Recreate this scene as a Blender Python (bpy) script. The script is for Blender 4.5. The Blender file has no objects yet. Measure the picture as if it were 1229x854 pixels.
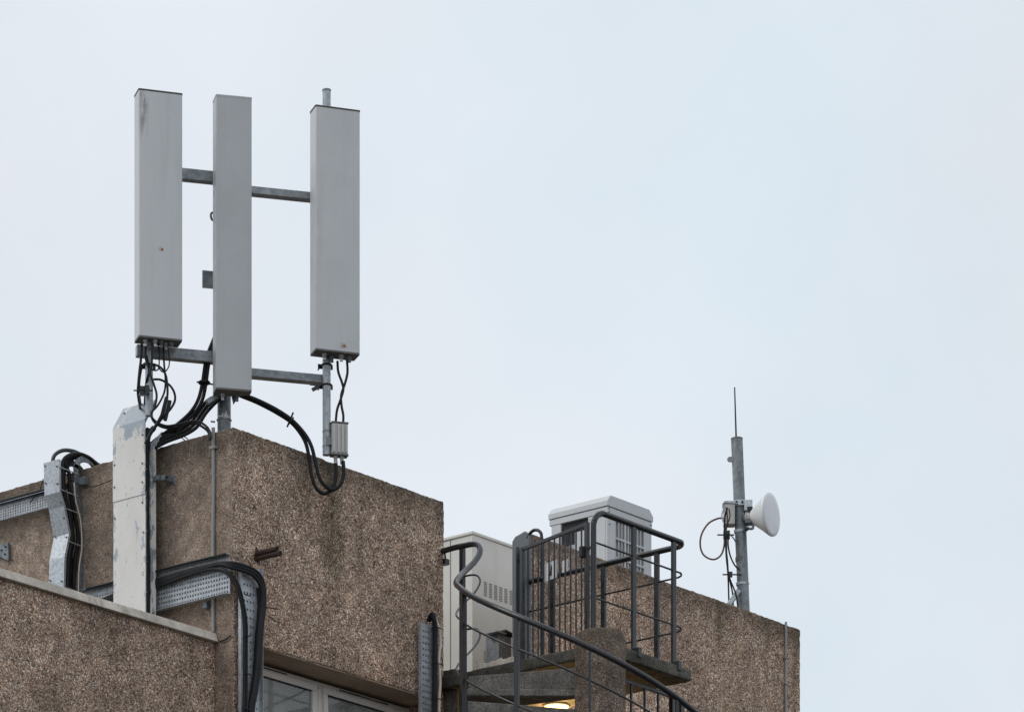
import bpy, bmesh, math, random
from mathutils import Vector, noise
random.seed(7)
S = bpy.context.scene
COL = S.collection
R_ = math.radians

# ------------------------------------------------------------------ camera
# World frame: x runs along the building's street face, y into the building,
# the tower corner is the origin in plan, the ground is z = 0.
FPX, CXP, YHP, D0 = 5304.0, 614.5, 2200.0, 35.0       # focal length / horizon in photo pixels
ANG = math.atan2(4407, 5304)
RV = Vector((math.sin(ANG), -math.cos(ANG), 0))         # camera right
FV = Vector((math.cos(ANG), math.sin(ANG), 0))          # camera forward
CAM = -((280 - CXP) * D0 / FPX * RV + D0 * FV); CAM.z = 1.6
cd = bpy.data.cameras.new('camera'); cam = bpy.data.objects.new('camera', cd); COL.objects.link(cam)
cam.location = CAM; cam.rotation_euler = (R_(90), 0, ANG - R_(90))
cd.sensor_width = 36; cd.lens = FPX / 1229 * 36; cd.shift_y = (YHP - 427) / 1229
cd.clip_start = 0.5; cd.clip_end = 3000
S.camera = cam

# ------------------------------------------------------------------ sky, sun, exposure
SUN_AZ_CAM, SUN_EL = R_(-105), R_(48)                  # overcast glow from the left, a little behind the camera
sd = (RV * math.sin(SUN_AZ_CAM) + FV * math.cos(SUN_AZ_CAM)) * math.cos(SUN_EL) + Vector((0, 0, math.sin(SUN_EL)))
w = bpy.data.worlds.new('World'); S.world = w; w.use_nodes = True
nt = w.node_tree; nt.nodes.clear()
def wn(t, **k):
    n = nt.nodes.new(t)
    for a, b in k.items(): setattr(n, a, b)
    return n
sky = wn('ShaderNodeTexSky', sky_type='NISHITA', sun_disc=False, sun_elevation=SUN_EL)
sky.sun_rotation = math.atan2(sd.x, sd.y)
tc = wn('ShaderNodeTexCoord')
nz = wn('ShaderNodeTexNoise'); nz.inputs['Scale'].default_value = 6.5; nz.inputs['Detail'].default_value = 5; nz.inputs['Roughness'].default_value = .5
mp = wn('ShaderNodeMapping'); mp.inputs['Location'].default_value = (2.2, 6.1, .9)
nt.links.new(tc.outputs['Generated'], mp.inputs['Vector']); nt.links.new(mp.outputs['Vector'], nz.inputs['Vector'])
cr = wn('ShaderNodeValToRGB'); cr.color_ramp.elements[0].position = .35; cr.color_ramp.elements[1].position = .65
cr.color_ramp.elements[0].color = (.685, .770, .834, 1); cr.color_ramp.elements[1].color = (.780, .796, .846, 1)
nt.links.new(nz.outputs['Fac'], cr.inputs['Fac'])
sc = wn('ShaderNodeVectorMath', operation='SCALE'); sc.inputs['Scale'].default_value = 10.95
nz2 = wn('ShaderNodeTexNoise'); nz2.inputs['Scale'].default_value = 9; nz2.inputs['Detail'].default_value = 6; nt.links.new(tc.outputs['Generated'], nz2.inputs['Vector'])
cr2 = wn('ShaderNodeMapRange'); cr2.inputs['From Min'].default_value = .3; cr2.inputs['From Max'].default_value = .7; cr2.inputs['To Min'].default_value = .945; cr2.inputs['To Max'].default_value = 1.03
nt.links.new(nz2.outputs['Fac'], cr2.inputs['Value'])
sc0 = wn('ShaderNodeVectorMath', operation='SCALE'); nt.links.new(cr.outputs['Color'], sc0.inputs[0]); nt.links.new(cr2.outputs['Result'], sc0.inputs['Scale'])
nt.links.new(sc0.outputs['Vector'], sc.inputs[0])
mx = wn('ShaderNodeMixRGB'); mx.inputs['Fac'].default_value = .93       # thick cloud over the blue
nt.links.new(sky.outputs['Color'], mx.inputs['Color1']); nt.links.new(sc.outputs['Vector'], mx.inputs['Color2'])
bg = wn('ShaderNodeBackground'); bg.inputs['Strength'].default_value = .1
nt.links.new(mx.outputs['Color'], bg.inputs['Color'])
wo = wn('ShaderNodeOutputWorld'); nt.links.new(bg.outputs['Background'], wo.inputs['Surface'])
sl = bpy.data.lights.new('sun', 'SUN'); sl.energy = .9; sl.angle = R_(22); sl.color = (1, .96, .9)
so = bpy.data.objects.new('sun', sl); COL.objects.link(so); so.location = (0, 0, 60)
so.rotation_euler = (-sd).to_track_quat('-Z', 'Y').to_euler()
S.view_settings.view_transform = 'Standard'; S.view_settings.look = 'None'
S.view_settings.exposure = 0; S.view_settings.gamma = 1; S.view_settings.use_curve_mapping = False

# ------------------------------------------------------------------ survey helpers: a sight line meets a real plane
def ray(px, py): return (px - CXP) / FPX * RV + FV + Vector((0, 0, (YHP - py) / FPX))
def _ax(px, py, i, v):
    d = ray(px, py); return CAM + d * ((v - CAM[i]) / d[i])
def onx(px, py, v): return _ax(px, py, 0, v)
def ony(px, py, v): return _ax(px, py, 1, v)
def onz(px, py, v): return _ax(px, py, 2, v)
def at(px, py, dep): return CAM + ray(px, py) * dep
def V(*a): return Vector(a)

# ------------------------------------------------------------------ materials
class NB:
    def __init__(s, name):
        s.m = bpy.data.materials.new(name); s.m.use_nodes = True; s.t = s.m.node_tree
        s.b = s.t.nodes['Principled BSDF']; s.pos = s.n('ShaderNodeNewGeometry').outputs['Position']
    def n(s, t, **k):
        x = s.t.nodes.new(t)
        for a, b in k.items(): setattr(x, a, b)
        return x
    def link(s, a, b): s.t.links.new(a, b)
    def setin(s, sock, v):
        if hasattr(v, 'links'): s.link(v, sock)
        else: sock.default_value = v
    def noise(s, scale, detail=4, rough=.55, vec=None, stretch=None):
        x = s.n('ShaderNodeTexNoise'); x.inputs['Scale'].default_value = scale
        x.inputs['Detail'].default_value = detail; x.inputs['Roughness'].default_value = rough
        v = vec or s.pos
        if stretch:
            m = s.n('ShaderNodeMapping'); m.inputs['Scale'].default_value = stretch; s.link(v, m.inputs['Vector']); v = m.outputs['Vector']
        s.link(v, x.inputs['Vector']); return x.outputs['Fac']
    def voro(s, scale, vec=None):
        x = s.n('ShaderNodeTexVoronoi'); x.inputs['Scale'].default_value = scale; s.link(vec or s.pos, x.inputs['Vector']); return x
    def ramp(s, fac, stops, interp='LINEAR'):
        x = s.n('ShaderNodeValToRGB'); r = x.color_ramp; r.interpolation = interp
        while len(r.elements) < len(stops): r.elements.new(.5)
        for e, (p, c) in zip(r.elements, stops):
            e.position = p; e.color = (*c, 1) if hasattr(c, '__len__') else (c, c, c, 1)
        s.link(fac, x.inputs['Fac']); return x.outputs['Color']
    def mix(s, fac, a, b, mode='MIX'):
        x = s.n('ShaderNodeMixRGB', blend_type=mode)
        s.setin(x.inputs['Fac'], fac)
        for i, v in (('Color1', a), ('Color2', b)):
            s.setin(x.inputs[i], v if hasattr(v, 'links') else (*v, 1) if hasattr(v, '__len__') else (v, v, v, 1))
        return x.outputs['Color']
    def math(s, op, a, b=0, clamp=False):
        x = s.n('ShaderNodeMath', operation=op, use_clamp=clamp); s.setin(x.inputs[0], a); s.setin(x.inputs[1], b); return x.outputs[0]
    def rng(s, v, a, b, lo=0, hi=1):
        x = s.n('ShaderNodeMapRange', interpolation_type='SMOOTHSTEP'); s.link(v, x.inputs['Value'])
        for k, q in (('From Min', a), ('From Max', b), ('To Min', lo), ('To Max', hi)): x.inputs[k].default_value = q
        return x.outputs['Result']
    def xyz(s):
        x = s.n('ShaderNodeSeparateXYZ'); s.link(s.pos, x.inputs[0]); return x.outputs
    def bump(s, h, strength=.4, dist=.01):
        x = s.n('ShaderNodeBump'); x.inputs['Strength'].default_value = strength; x.inputs['Distance'].default_value = dist
        s.link(h, x.inputs['Height']); s.link(x.outputs['Normal'], s.b.inputs['Normal'])
    def done(s, col, rough=.8, metal=0, spec=.5):
        s.setin(s.b.inputs['Base Color'], col if hasattr(col, 'links') else (*col, 1))
        s.setin(s.b.inputs['Roughness'], rough); s.setin(s.b.inputs['Metallic'], metal); s.b.inputs['Specular IOR Level'].default_value = spec
        return s.m

AGG = [(0, (.06, .035, .023)), (.22, (.21, .130, .088)), (.45, (.46, .300, .207)), (.66, (.64, .445, .320)), (.82, (.78, .59, .455)), (.92, (.90, .80, .68)), (1, (.96, .93, .86))]
def aggregate(name, gain=1.0, film=0.0, filmcol=(.2, .165, .13), moss=.5, streaks=(), top=12.74, streak_axis=0, size=84):
    """exposed-aggregate concrete: pebbles in cement, an optional cement/dirt film, algae near the coping, run-off streaks"""
    s = NB(name)
    wob = s.n('ShaderNodeTexNoise'); wob.inputs['Scale'].default_value = 60; s.link(s.pos, wob.inputs['Vector'])
    jit = s.n('ShaderNodeVectorMath', operation='SCALE'); jit.inputs['Scale'].default_value = .012; s.link(wob.outputs['Color'], jit.inputs[0])
    vec = s.n('ShaderNodeVectorMath', operation='ADD'); s.link(s.pos, vec.inputs[0]); s.link(jit.outputs[0], vec.inputs[1]); vec = vec.outputs[0]
    v1, v2 = s.voro(size, vec), s.voro(size * 2.1, vec)
    sep = s.n('ShaderNodeSeparateColor'); s.link(v1.outputs['Color'], sep.inputs[0])
    sep2 = s.n('ShaderNodeSeparateColor'); s.link(v2.outputs['Color'], sep2.inputs[0])
    c1, c2 = s.ramp(sep.outputs[0], AGG), s.ramp(sep2.outputs[0], AGG)
    pick = s.math('GREATER_THAN', sep.outputs[1], .52)
    col = s.mix(pick, c1, c2)
    mort = s.rng(v1.outputs['Distance'], .42, .72)
    col = s.mix(s.math('MULTIPLY', mort, .75), col, (.23, .148, .104))
    if film:
        f = s.rng(s.noise(5, 7, .68), .36, .62, film * .72, min(1, film * 1.18))
        fc = s.mix(s.noise(3, 6, .6), tuple(c * .68 for c in filmcol), tuple(c * 1.25 for c in filmcol))
        fc = s.mix(s.rng(s.noise(95, 3, .7), .35, .65, .55, 0), fc, (.10, .08, .065)); fc = s.mix(s.rng(s.noise(120, 3, .7), .6, .7, 0, .6), fc, (.75, .66, .56))
        col = s.mix(f, col, fc)
    blot = s.rng(s.noise(1.6, 7, .66), .28, .72, .66 * gain, 1.22 * gain)
    col = s.mix(1, col, blot, 'MULTIPLY')
    fine = s.rng(s.noise(9, 5, .65), .28, .72, .72, 1.24)
    col = s.mix(1, col, fine, 'MULTIPLY')
    X = s.xyz()
    for c0, wd, z1, z0, amt in streaks:                   # algae run-off with a ragged outline
        wv = s.math('ADD', X[streak_axis], s.math('MULTIPLY', s.math('SUBTRACT', s.noise(2.5, 5, .7), .5), .18))
        d = s.math('ABSOLUTE', s.math('SUBTRACT', wv, c0))
        m = s.math('MULTIPLY', s.rng(d, 0, wd, 1, 0), s.rng(X[2], z0, z1))
        m = s.math('MULTIPLY', m, s.rng(s.noise(9, 5, .65, stretch=(1, 1, .15)), .3, .6, .35, 1))
        col = s.mix(1, col, s.mix(s.math('MULTIPLY', m, amt), (1, 1, 1), (.30, .31, .25)), 'MULTIPLY')
    if moss:
        e = s.rng(s.math('ADD', X[2], s.math('MULTIPLY', s.math('SUBTRACT', s.noise(4, 6, .7, stretch=(1, 1, .5)), .5), .5)), top - .30, top + .06)
        col = s.mix(s.math('MULTIPLY', e, moss), col, (.06, .052, .036))
    h = s.math('SUBTRACT', 1, v1.outputs['Distance']); h = s.math('ADD', h, s.math('MULTIPLY', s.noise(130, 3), .5))
    s.bump(h, .7 if not film else .45, .014)
    return s.done(col, .85, 0, .25)

def concrete(name, base, dark=.45, moss=0, streak=True, grain=.35):
    s = NB(name)
    col = s.mix(s.rng(s.noise(3.5, 7, .65), .3, .7), tuple(c * dark for c in base), base)
    if streak: col = s.mix(s.rng(s.noise(7, 5, .7, stretch=(1, 1, .18)), .48, .7, 0, .6), col, tuple(c * .3 for c in base))
    sp = s.noise(85, 4, .75); col = s.mix(1, col, s.rng(sp, .3, .7, 1 - grain, 1 + grain), 'MULTIPLY')
    if moss: col = s.mix(s.rng(s.noise(9, 6, .7), .5, .64, 0, moss), col, (.035, .042, .016))
    s.bump(s.math('ADD', sp, s.noise(18, 4)), .35, .006)
    return s.done(col, .88, 0, .2)

def galv(name, base=(.40, .43, .46), metal=.45, rough=.42, dirt=.3):
    s = NB(name)
    v = s.voro(55); sep = s.n('ShaderNodeSeparateColor'); s.link(v.outputs['Color'], sep.inputs[0])
    col = s.mix(1, base, s.rng(sep.outputs[0], 0, 1, .82, 1.14), 'MULTIPLY')
    col = s.mix(s.rng(s.noise(6, 7, .7), .45, .75, 0, .55), col, (.55, .57, .58))
    col = s.mix(s.rng(s.noise(9, 6, .7, stretch=(1, 1, .3)), .5, .75, 0, dirt), col, (.12, .11, .10))
    r = s.rng(s.noise(14, 5), .3, .7, rough - .08, rough + .16)
    s.bump(s.noise(30, 3), .08, .004)
    return s.done(col, r, metal)

def paint(name, base, rough=.5, grime=.25, gcol=(.10, .09, .075), scale=5, run=True, metal=0, specks=0):
    s = NB(name)
    col = s.mix(s.rng(s.noise(2.2, 6, .6), .3, .7), tuple(c * .92 for c in base), base)
    if run: col = s.mix(s.rng(s.noise(scale, 6, .7, stretch=(1, 1, .07)), .5, .78, 0, grime), col, gcol)
    col = s.mix(s.rng(s.noise(26, 6, .75), .58, .75, 0, grime * .8), col, gcol)
    if specks: col = s.mix(s.rng(s.noise(42, 3, .6), .70, .76, 0, specks), col, (.06, .05, .04))
    s.bump(s.noise(70, 3), .05, .003)
    return s.done(col, s.rng(s.noise(12, 4), .3, .7, rough - .08, rough + .1), metal)

def peeled():
    s = NB('peeling_white_paint')
    yy_ = s.xyz()[1]; ed = s.math('MINIMUM', s.math('ABSOLUTE', s.math('SUBTRACT', yy_, .763)), s.math('ABSOLUTE', s.math('SUBTRACT', yy_, 1.122)))
    m = s.rng(s.math('ADD', s.noise(9, 10, .78, stretch=(1, 1, .5)), s.rng(ed, 0, .07, .075, 0)), .583, .615)
    zz = s.xyz()[2]
    m2 = s.rng(s.math('ADD', zz, s.math('MULTIPLY', s.math('SUBTRACT', s.noise(6, 5, .6), .5), .5)), 12.83, 12.87)   # paint gone at the exposed top
    m = s.math('MAXIMUM', m, s.math('MULTIPLY', m2, s.rng(s.noise(3, 5, .6), .35, .5)))
    wht = s.mix(s.rng(s.noise(3, 6, .65, stretch=(1, 1, .3)), .35, .75), (.88, .855, .815), (.78, .74, .69))
    wht = s.mix(s.rng(s.noise(40, 4, .7), .63, .72, 0, .6), wht, (.25, .20, .15))
    z = s.mix(s.noise(20, 5), (.30, .34, .38), (.46, .49, .52))
    s.bump(s.math('SUBTRACT', 1, m), .15, .003)
    return s.done(s.mix(m, wht, z), s.mix(m, .55, .4), s.math('MULTIPLY', m, .45))

M = {}
M['agg'] = aggregate('exposed_aggregate', 1.22, 0, moss=.62, streaks=((1.16, .20, 12.3, 10.9, .95), (.85, .12, 12.74, 11.8, .5), (1.52, .08, 12.74, 11.3, .5), (2.05, .2, 12.74, 11.9, .5), (2.5, .08, 12.74, 11.2, .5)))
M['agg_far'] = aggregate('exposed_aggregate_far', 1.18, 0, moss=.62, streaks=((4.6, .2, 12.74, 11.7, .6), (5.5, .12, 12.74, 11.6, .6), (6.4, .25, 12.74, 11.9, .6), (7.1, .1, 12.74, 11.5, .5), (7.55, .1, 12.74, 11.2, .6)))
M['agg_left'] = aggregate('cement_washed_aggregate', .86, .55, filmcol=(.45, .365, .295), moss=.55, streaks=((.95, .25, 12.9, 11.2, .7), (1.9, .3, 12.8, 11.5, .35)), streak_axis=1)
M['agg_low'] = aggregate('exposed_aggregate_low', 1.14, 0, moss=0, streaks=((-1.2, .2, 11.1, 10.5, .5), (-.3, .12, 11.1, 10.2, .5), (-2.1, .1, 11.1, 10.4, .4)))
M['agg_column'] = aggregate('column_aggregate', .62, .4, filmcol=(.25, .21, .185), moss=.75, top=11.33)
M['soffit'] = concrete('soffit_concrete', (.60, .47, .36), .75, streak=False, grain=.15)
M['coping'] = concrete('coping_concrete', (.78, .70, .60), .62, streak=True, grain=.22)
M['stair'] = concrete('stair_concrete', (.27, .25, .225), .45, moss=.25, grain=.6)
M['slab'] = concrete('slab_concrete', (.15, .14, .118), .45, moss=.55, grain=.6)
M['roof'] = concrete('roof_felt', (.16, .16, .155), .7)
M['asphalt'] = concrete('asphalt', (.055, .055, .056), .8, streak=False, grain=.3)
M['galv'] = galv('galvanised_steel')
M['galv_dk'] = galv('dull_galvanised_steel', (.20, .225, .24), .4, .5)
M['galv_arm'] = galv('weathered_galvanised_arm', (.27, .29, .30), .4, .48)
M['galv_lt'] = galv('bright_galvanised_steel', (.52, .55, .58), .45, .38, .15)
M['galv_tray'] = galv('zinc_tray', (.44, .47, .50), .35, .42, .25)
M['galv_new'] = galv('shiny_zinc_tray', (.60, .635, .66), .6, .36, .10)
M['peel'] = peeled()
M['ant'] = paint('antenna_radome_grey', (.675, .678, .682), .45, .16, (.25, .24, .23), 9, specks=.6)
M['ant2'] = paint('antenna_radome_darker', (.545, .56, .56), .45, .14, (.25, .24, .23), 9, specks=.6)
def grimy():
    s = NB('antenna_radome_grimy'); p0 = at(173, 130, 35.03)
    col = s.mix(s.rng(s.noise(9, 6, .7, stretch=(1, 1, .07)), .5, .78, 0, .16), (.675, .678, .682), (.25, .24, .23))
    col = s.mix(s.rng(s.noise(42, 3, .6), .70, .76, 0, .6), col, (.06, .05, .04))
    X = s.xyz(); n = s.noise(14, 6, .7, stretch=(1, 1, .22))
    lat = s.math('ADD', s.math('MULTIPLY', X[0], RV.x), s.math('MULTIPLY', X[1], RV.y)); l0 = p0.dot(RV)
    d = s.math('ABSOLUTE', s.math('SUBTRACT', lat, l0))
    m = s.math('MULTIPLY', s.rng(d, .0, .055, 1, 0), s.rng(X[2], p0.z - .42, p0.z + .05))
    m = s.math('MULTIPLY', m, s.rng(n, .42, .62)); col = s.mix(s.math('MULTIPLY', m, .8), col, (.10, .09, .08))
    return s.done(col, .48)
M['ant_g'] = grimy()
M['trim'] = paint('antenna_trim_brown', (.085, .07, .06), .6, .4)
M['under'] = paint('antenna_base_plate', (.16, .155, .145), .6, .5)
M['rru'] = paint('filter_box_grey', (.62, .60, .57), .5, .3)
M['rubber'] = paint('black_cable_sheath', (.018, .018, .020), .5, .2, (.07, .065, .06), run=False)
M['rubber_grey'] = paint('grey_cable_sheath', (.065, .068, .07), .5, .2, run=False)
M['wire_pale'] = paint('pale_cable_sheath', (.80, .71, .63), .5, .25, run=False)
M['rubber'].node_tree.nodes['Principled BSDF'].inputs['Specular IOR Level'].default_value = .25
M['rail'] = paint('charcoal_rail_paint', (.021, .0215, .024), .28, .2, (.06, .055, .05), run=False)
M['gatepaint'] = paint('slate_grey_steel_paint', (.16, .175, .19), .45, .3, (.07, .07, .07))
M['beige'] = paint('cabinet_beige', (.80, .78, .72), .5, .12, (.3, .27, .22), specks=.1)
M['hut'] = paint('housing_light_grey', (.64, .655, .665), .45, .2, (.25, .23, .2), specks=.25)
M['hut_dk'] = paint('louvre_grey', (.36, .355, .35), .55, .3)
M['dark'] = paint('dark_interior', (.03, .03, .03), .8, .1, run=False)
M['white'] = paint('white_plastic', (.86, .87, .88), .4, .10, (.5, .48, .45))
M['pvc'] = paint('window_pvc', (.85, .80, .74), .4, .3, (.3, .26, .2))
M['rust'] = paint('rusty_iron', (.062, .034, .026), .75, .5, (.16, .075, .04), run=False)
M['conduit'] = paint('grey_conduit', (.33, .32, .30), .55, .3)
M['orange'] = paint('faded_orange_sticker', (.62, .22, .06), .6, .4, (.6, .5, .4), run=False)
M['sticker'] = paint('faded_white_sticker', (.6, .56, .5), .6, .3, run=False)
M['room'] = paint('office_wall', (.50, .50, .47), .8, .1, run=False)
M['copper'] = paint('copper_brown_sheath', (.13, .07, .045), .5, .2, run=False)
M['metal'] = galv('bright_bolt_steel', (.6, .6, .6), .6, .35, .3)
def glass():
    s = NB('window_glass'); t = s.t; t.nodes.remove(s.b)
    g = s.n('ShaderNodeBsdfGlossy'); g.inputs['Roughness'].default_value = .03; g.inputs['Color'].default_value = (.9, .92, .92, 1)
    tr = s.n('ShaderNodeBsdfTransparent'); tr.inputs['Color'].default_value = (.8, .82, .8, 1)
    fr = s.n('ShaderNodeFresnel'); fr.inputs['IOR'].default_value = 1.55
    mxs = s.n('ShaderNodeMixShader'); s.link(s.math('ADD', fr.outputs[0], .03), mxs.inputs[0]); s.link(tr.outputs[0], mxs.inputs[1]); s.link(g.outputs[0], mxs.inputs[2])
    df = s.n('ShaderNodeBsdfDiffuse'); df.inputs['Color'].default_value = (.55, .55, .52, 1)
    m2 = s.n('ShaderNodeMixShader'); s.link(s.rng(s.noise(2.2, 5, .6),   .3, .7, .25, .6), m2.inputs[0]); s.link(mxs.outputs[0], m2.inputs[1]); s.link(df.outputs[0], m2.inputs[2])
    s.link(m2.outputs[0], t.nodes['Material Output'].inputs['Surface']); return s.m
M['glass'] = glass()
def glow():
    s = NB('lit_lamp_diffuser'); s.done((.9, .8, .6), .5)
    s.b.inputs['Emission Color'].default_value = (1, .66, .26, 1); s.b.inputs['Emission Strength'].default_value = 4; return s.m
M['glow'] = glow()

# ------------------------------------------------------------------ mesh builder and naming
WL = {}
class MB:
    def __init__(s): s.v, s.f, s.sm = [], [], []
    def add(s, vs, fs, smooth=False):
        o = len(s.v); s.v += [Vector(p) for p in vs]
        for f in fs: s.f.append([o + i for i in f]); s.sm.append(smooth)
        return s
    def obox(s, c, ax, ay, az):                      # centre and three half-axis vectors
        vs = [c + ax * i + ay * j + az * k for k in (-1, 1) for j in (-1, 1) for i in (-1, 1)]
        fs = [(0, 2, 3, 1), (4, 5, 7, 6), (0, 1, 5, 4), (2, 6, 7, 3), (0, 4, 6, 2), (1, 3, 7, 5)]
        if ax.cross(ay).dot(az) < 0: fs = [f[::-1] for f in fs]
        return s.add(vs, fs)
    def box(s, x0, x1, y0, y1, z0, z1):
        return s.obox(V((x0 + x1) / 2, (y0 + y1) / 2, (z0 + z1) / 2), V((x1 - x0) / 2, 0, 0), V(0, (y1 - y0) / 2, 0), V(0, 0, (z1 - z0) / 2))
    def bar(s, a, b, w, h, up=V(0, 0, 1)):          # rectangular bar from a to b
        d = (b - a); L = d.length; d = d / L
        side = d.cross(up)
        if side.length < 1e-4: side = d.cross(V(1, 0, 0))
        side.normalize(); u = side.cross(d)
        return s.obox((a + b) / 2, d * (L / 2), side * (w / 2), u * (h / 2))
    def prism(s, poly, ext):
        n = len(poly); vs = list(poly) + [p + ext for p in poly]
        nrm = sum(((poly[i] - poly[0]).cross(poly[i + 1] - poly[0]) for i in range(1, n - 1)), V(0, 0, 0))
        fs = [tuple(range(n))[::-1], tuple(range(n, 2 * n))] + [(i, (i + 1) % n, n + (i + 1) % n, n + i) for i in range(n)]
        if nrm.dot(ext) < 0: fs = [f[::-1] for f in fs]
        return s.add(vs, fs)
    def tube(s, pts, r, n=10, smooth_path=True, sub=6, rs=None):
        P = spline(pts, sub) if smooth_path and len(pts) > 2 else [Vector(p) for p in pts]
        N = len(P); tang = []
        for i in range(N):
            t = P[min(i + 1, N - 1)] - P[max(i - 1, 0)]; tang.append(t.normalized() if t.length > 1e-9 else V(0, 0, 1))
        a = V(0, 0, 1) if abs(tang[0].z) < .9 else V(1, 0, 0)
        u = tang[0].cross(a).normalized(); vs, fs = [], []
        for i in range(N):
            t = tang[i]; u = (u - t * u.dot(t)).normalized(); b = t.cross(u)
            rr = r if rs is None else rs[0] + (rs[1] - rs[0]) * i / (N - 1)
            for k in range(n):
                th = 2 * math.pi * k / n; vs.append(P[i] + (u * math.cos(th) + b * math.sin(th)) * rr)
        for i in range(N - 1):
            for k in range(n):
                fs.append((i * n + k, i * n + (k + 1) % n, (i + 1) * n + (k + 1) % n, (i + 1) * n + k))
        s.add(vs, fs, True)
        s.add(vs[:n], [tuple(range(n))[::-1]]); s.add(vs[-n:], [tuple(range(n))])
        return s
    def ring(s, c, axis, R, r, n=20, m=6):
        axis = axis.normalized(); a = V(0, 0, 1) if abs(axis.z) < .9 else V(1, 0, 0)
        u = axis.cross(a).normalized(); v = axis.cross(u); vs, fs = [], []
        for i in range(n):
            th = 2 * math.pi * i / n; d = u * math.cos(th) + v * math.sin(th)
            for k in range(m):
                ph = 2 * math.pi * k / m; vs.append(c + d * (R + r * math.cos(ph)) + axis * (r * math.sin(ph)))
        for i in range(n):
            for k in range(m):
                fs.append((i * m + k, ((i + 1) % n) * m + k, ((i + 1) % n) * m + (k + 1) % m, i * m + (k + 1) % m))
        return s.add(vs, fs, True)
    def lathe(s, c, axis, prof, n=32, cap=True):     # prof: (distance along axis, radius)
        axis = axis.normalized(); a = V(0, 0, 1) if abs(axis.z) < .9 else V(1, 0, 0)
        u = axis.cross(a).normalized(); v = axis.cross(u); vs, fs = [], []
        for d, r in prof:
            for k in range(n):
                th = 2 * math.pi * k / n; vs.append(c + axis * d + (u * math.cos(th) + v * math.sin(th)) * r)
        for i in range(len(prof) - 1):
            for k in range(n): fs.append((i * n + k, i * n + (k + 1) % n, (i + 1) * n + (k + 1) % n, (i + 1) * n + k))
        s.add(vs, fs, True)
        if cap: s.add(vs[:n], [tuple(range(n))[::-1]]); s.add(vs[-n:], [tuple(range(n))])
        return s
    def holed(s, o, U, Vv, us, vs_, hole):            # sheet from break lists; hole(i, j) leaves that cell open
        nu, nv = len(us), len(vs_); base = [o + U * a + Vv * b for b in vs_ for a in us]
        fs = [(j * nu + i, j * nu + i + 1, (j + 1) * nu + i + 1, (j + 1) * nu + i) for j in range(nv - 1) for i in range(nu - 1) if not hole(i, j)]
        return s.add(base, fs)
    def build(s, name, mat, parent=None, base=None, bev=0, solid=0, label=None, cat=None, group=None, kind=None, seg=2):
        off = WL[parent.name] if parent else (Vector(base) if base is not None else low(s.v))
        me = bpy.data.meshes.new(name); me.from_pydata([p - off for p in s.v], [], s.f)
        me.polygons.foreach_set('use_smooth', s.sm); me.materials.append(M[mat]); me.update()
        o = bpy.data.objects.new(name, me); COL.objects.link(o)
        if parent: o.parent = parent
        else: o.location = off
        WL[o.name] = off
        if solid:
            q = o.modifiers.new('sheet', 'SOLIDIFY'); q.thickness = solid; q.offset = 0
        if bev:
            q = o.modifiers.new('edge', 'BEVEL'); q.width = bev; q.segments = seg; q.limit_method = 'ANGLE'; q.angle_limit = R_(50)
        for k, q in (('label', label), ('category', cat), ('group', group), ('kind', kind)):
            if q: o[k] = q
        return o
def low(vs):
    z = min(p.z for p in vs); q = [p for p in vs if p.z < z + .02]
    return sum(q, V(0, 0, 0)) / len(q)
def spline(pts, sub=6):
    P = [Vector(p) for p in pts]; P = [P[0] * 2 - P[1]] + P + [P[-1] * 2 - P[-2]]; out = []
    for i in range(1, len(P) - 2):
        a, b, c, d = P[i - 1:i + 3]
        for k in range(sub):
            t = k / sub
            out.append(.5 * ((2 * b) + (c - a) * t + (2 * a - 5 * b + 4 * c - d) * t * t + (3 * b - a - 3 * c + d) * t ** 3))
    out.append(P[-2]); return out
def thing(name, label, cat, loc, group=None):
    o = bpy.data.objects.new(name, None); COL.objects.link(o); o.location = loc; o.empty_display_size = .1
    o['label'] = label; o['category'] = cat
    if group: o['group'] = group
    WL[o.name] = Vector(loc); return o
def breaks(a, b, step, extra=()):
    n = max(1, round((b - a) / step)); return sorted(set([round(a + (b - a) * i / n, 5) for i in range(n + 1)] + [round(e, 5) for e in extra if a <= e <= b]))
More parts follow.
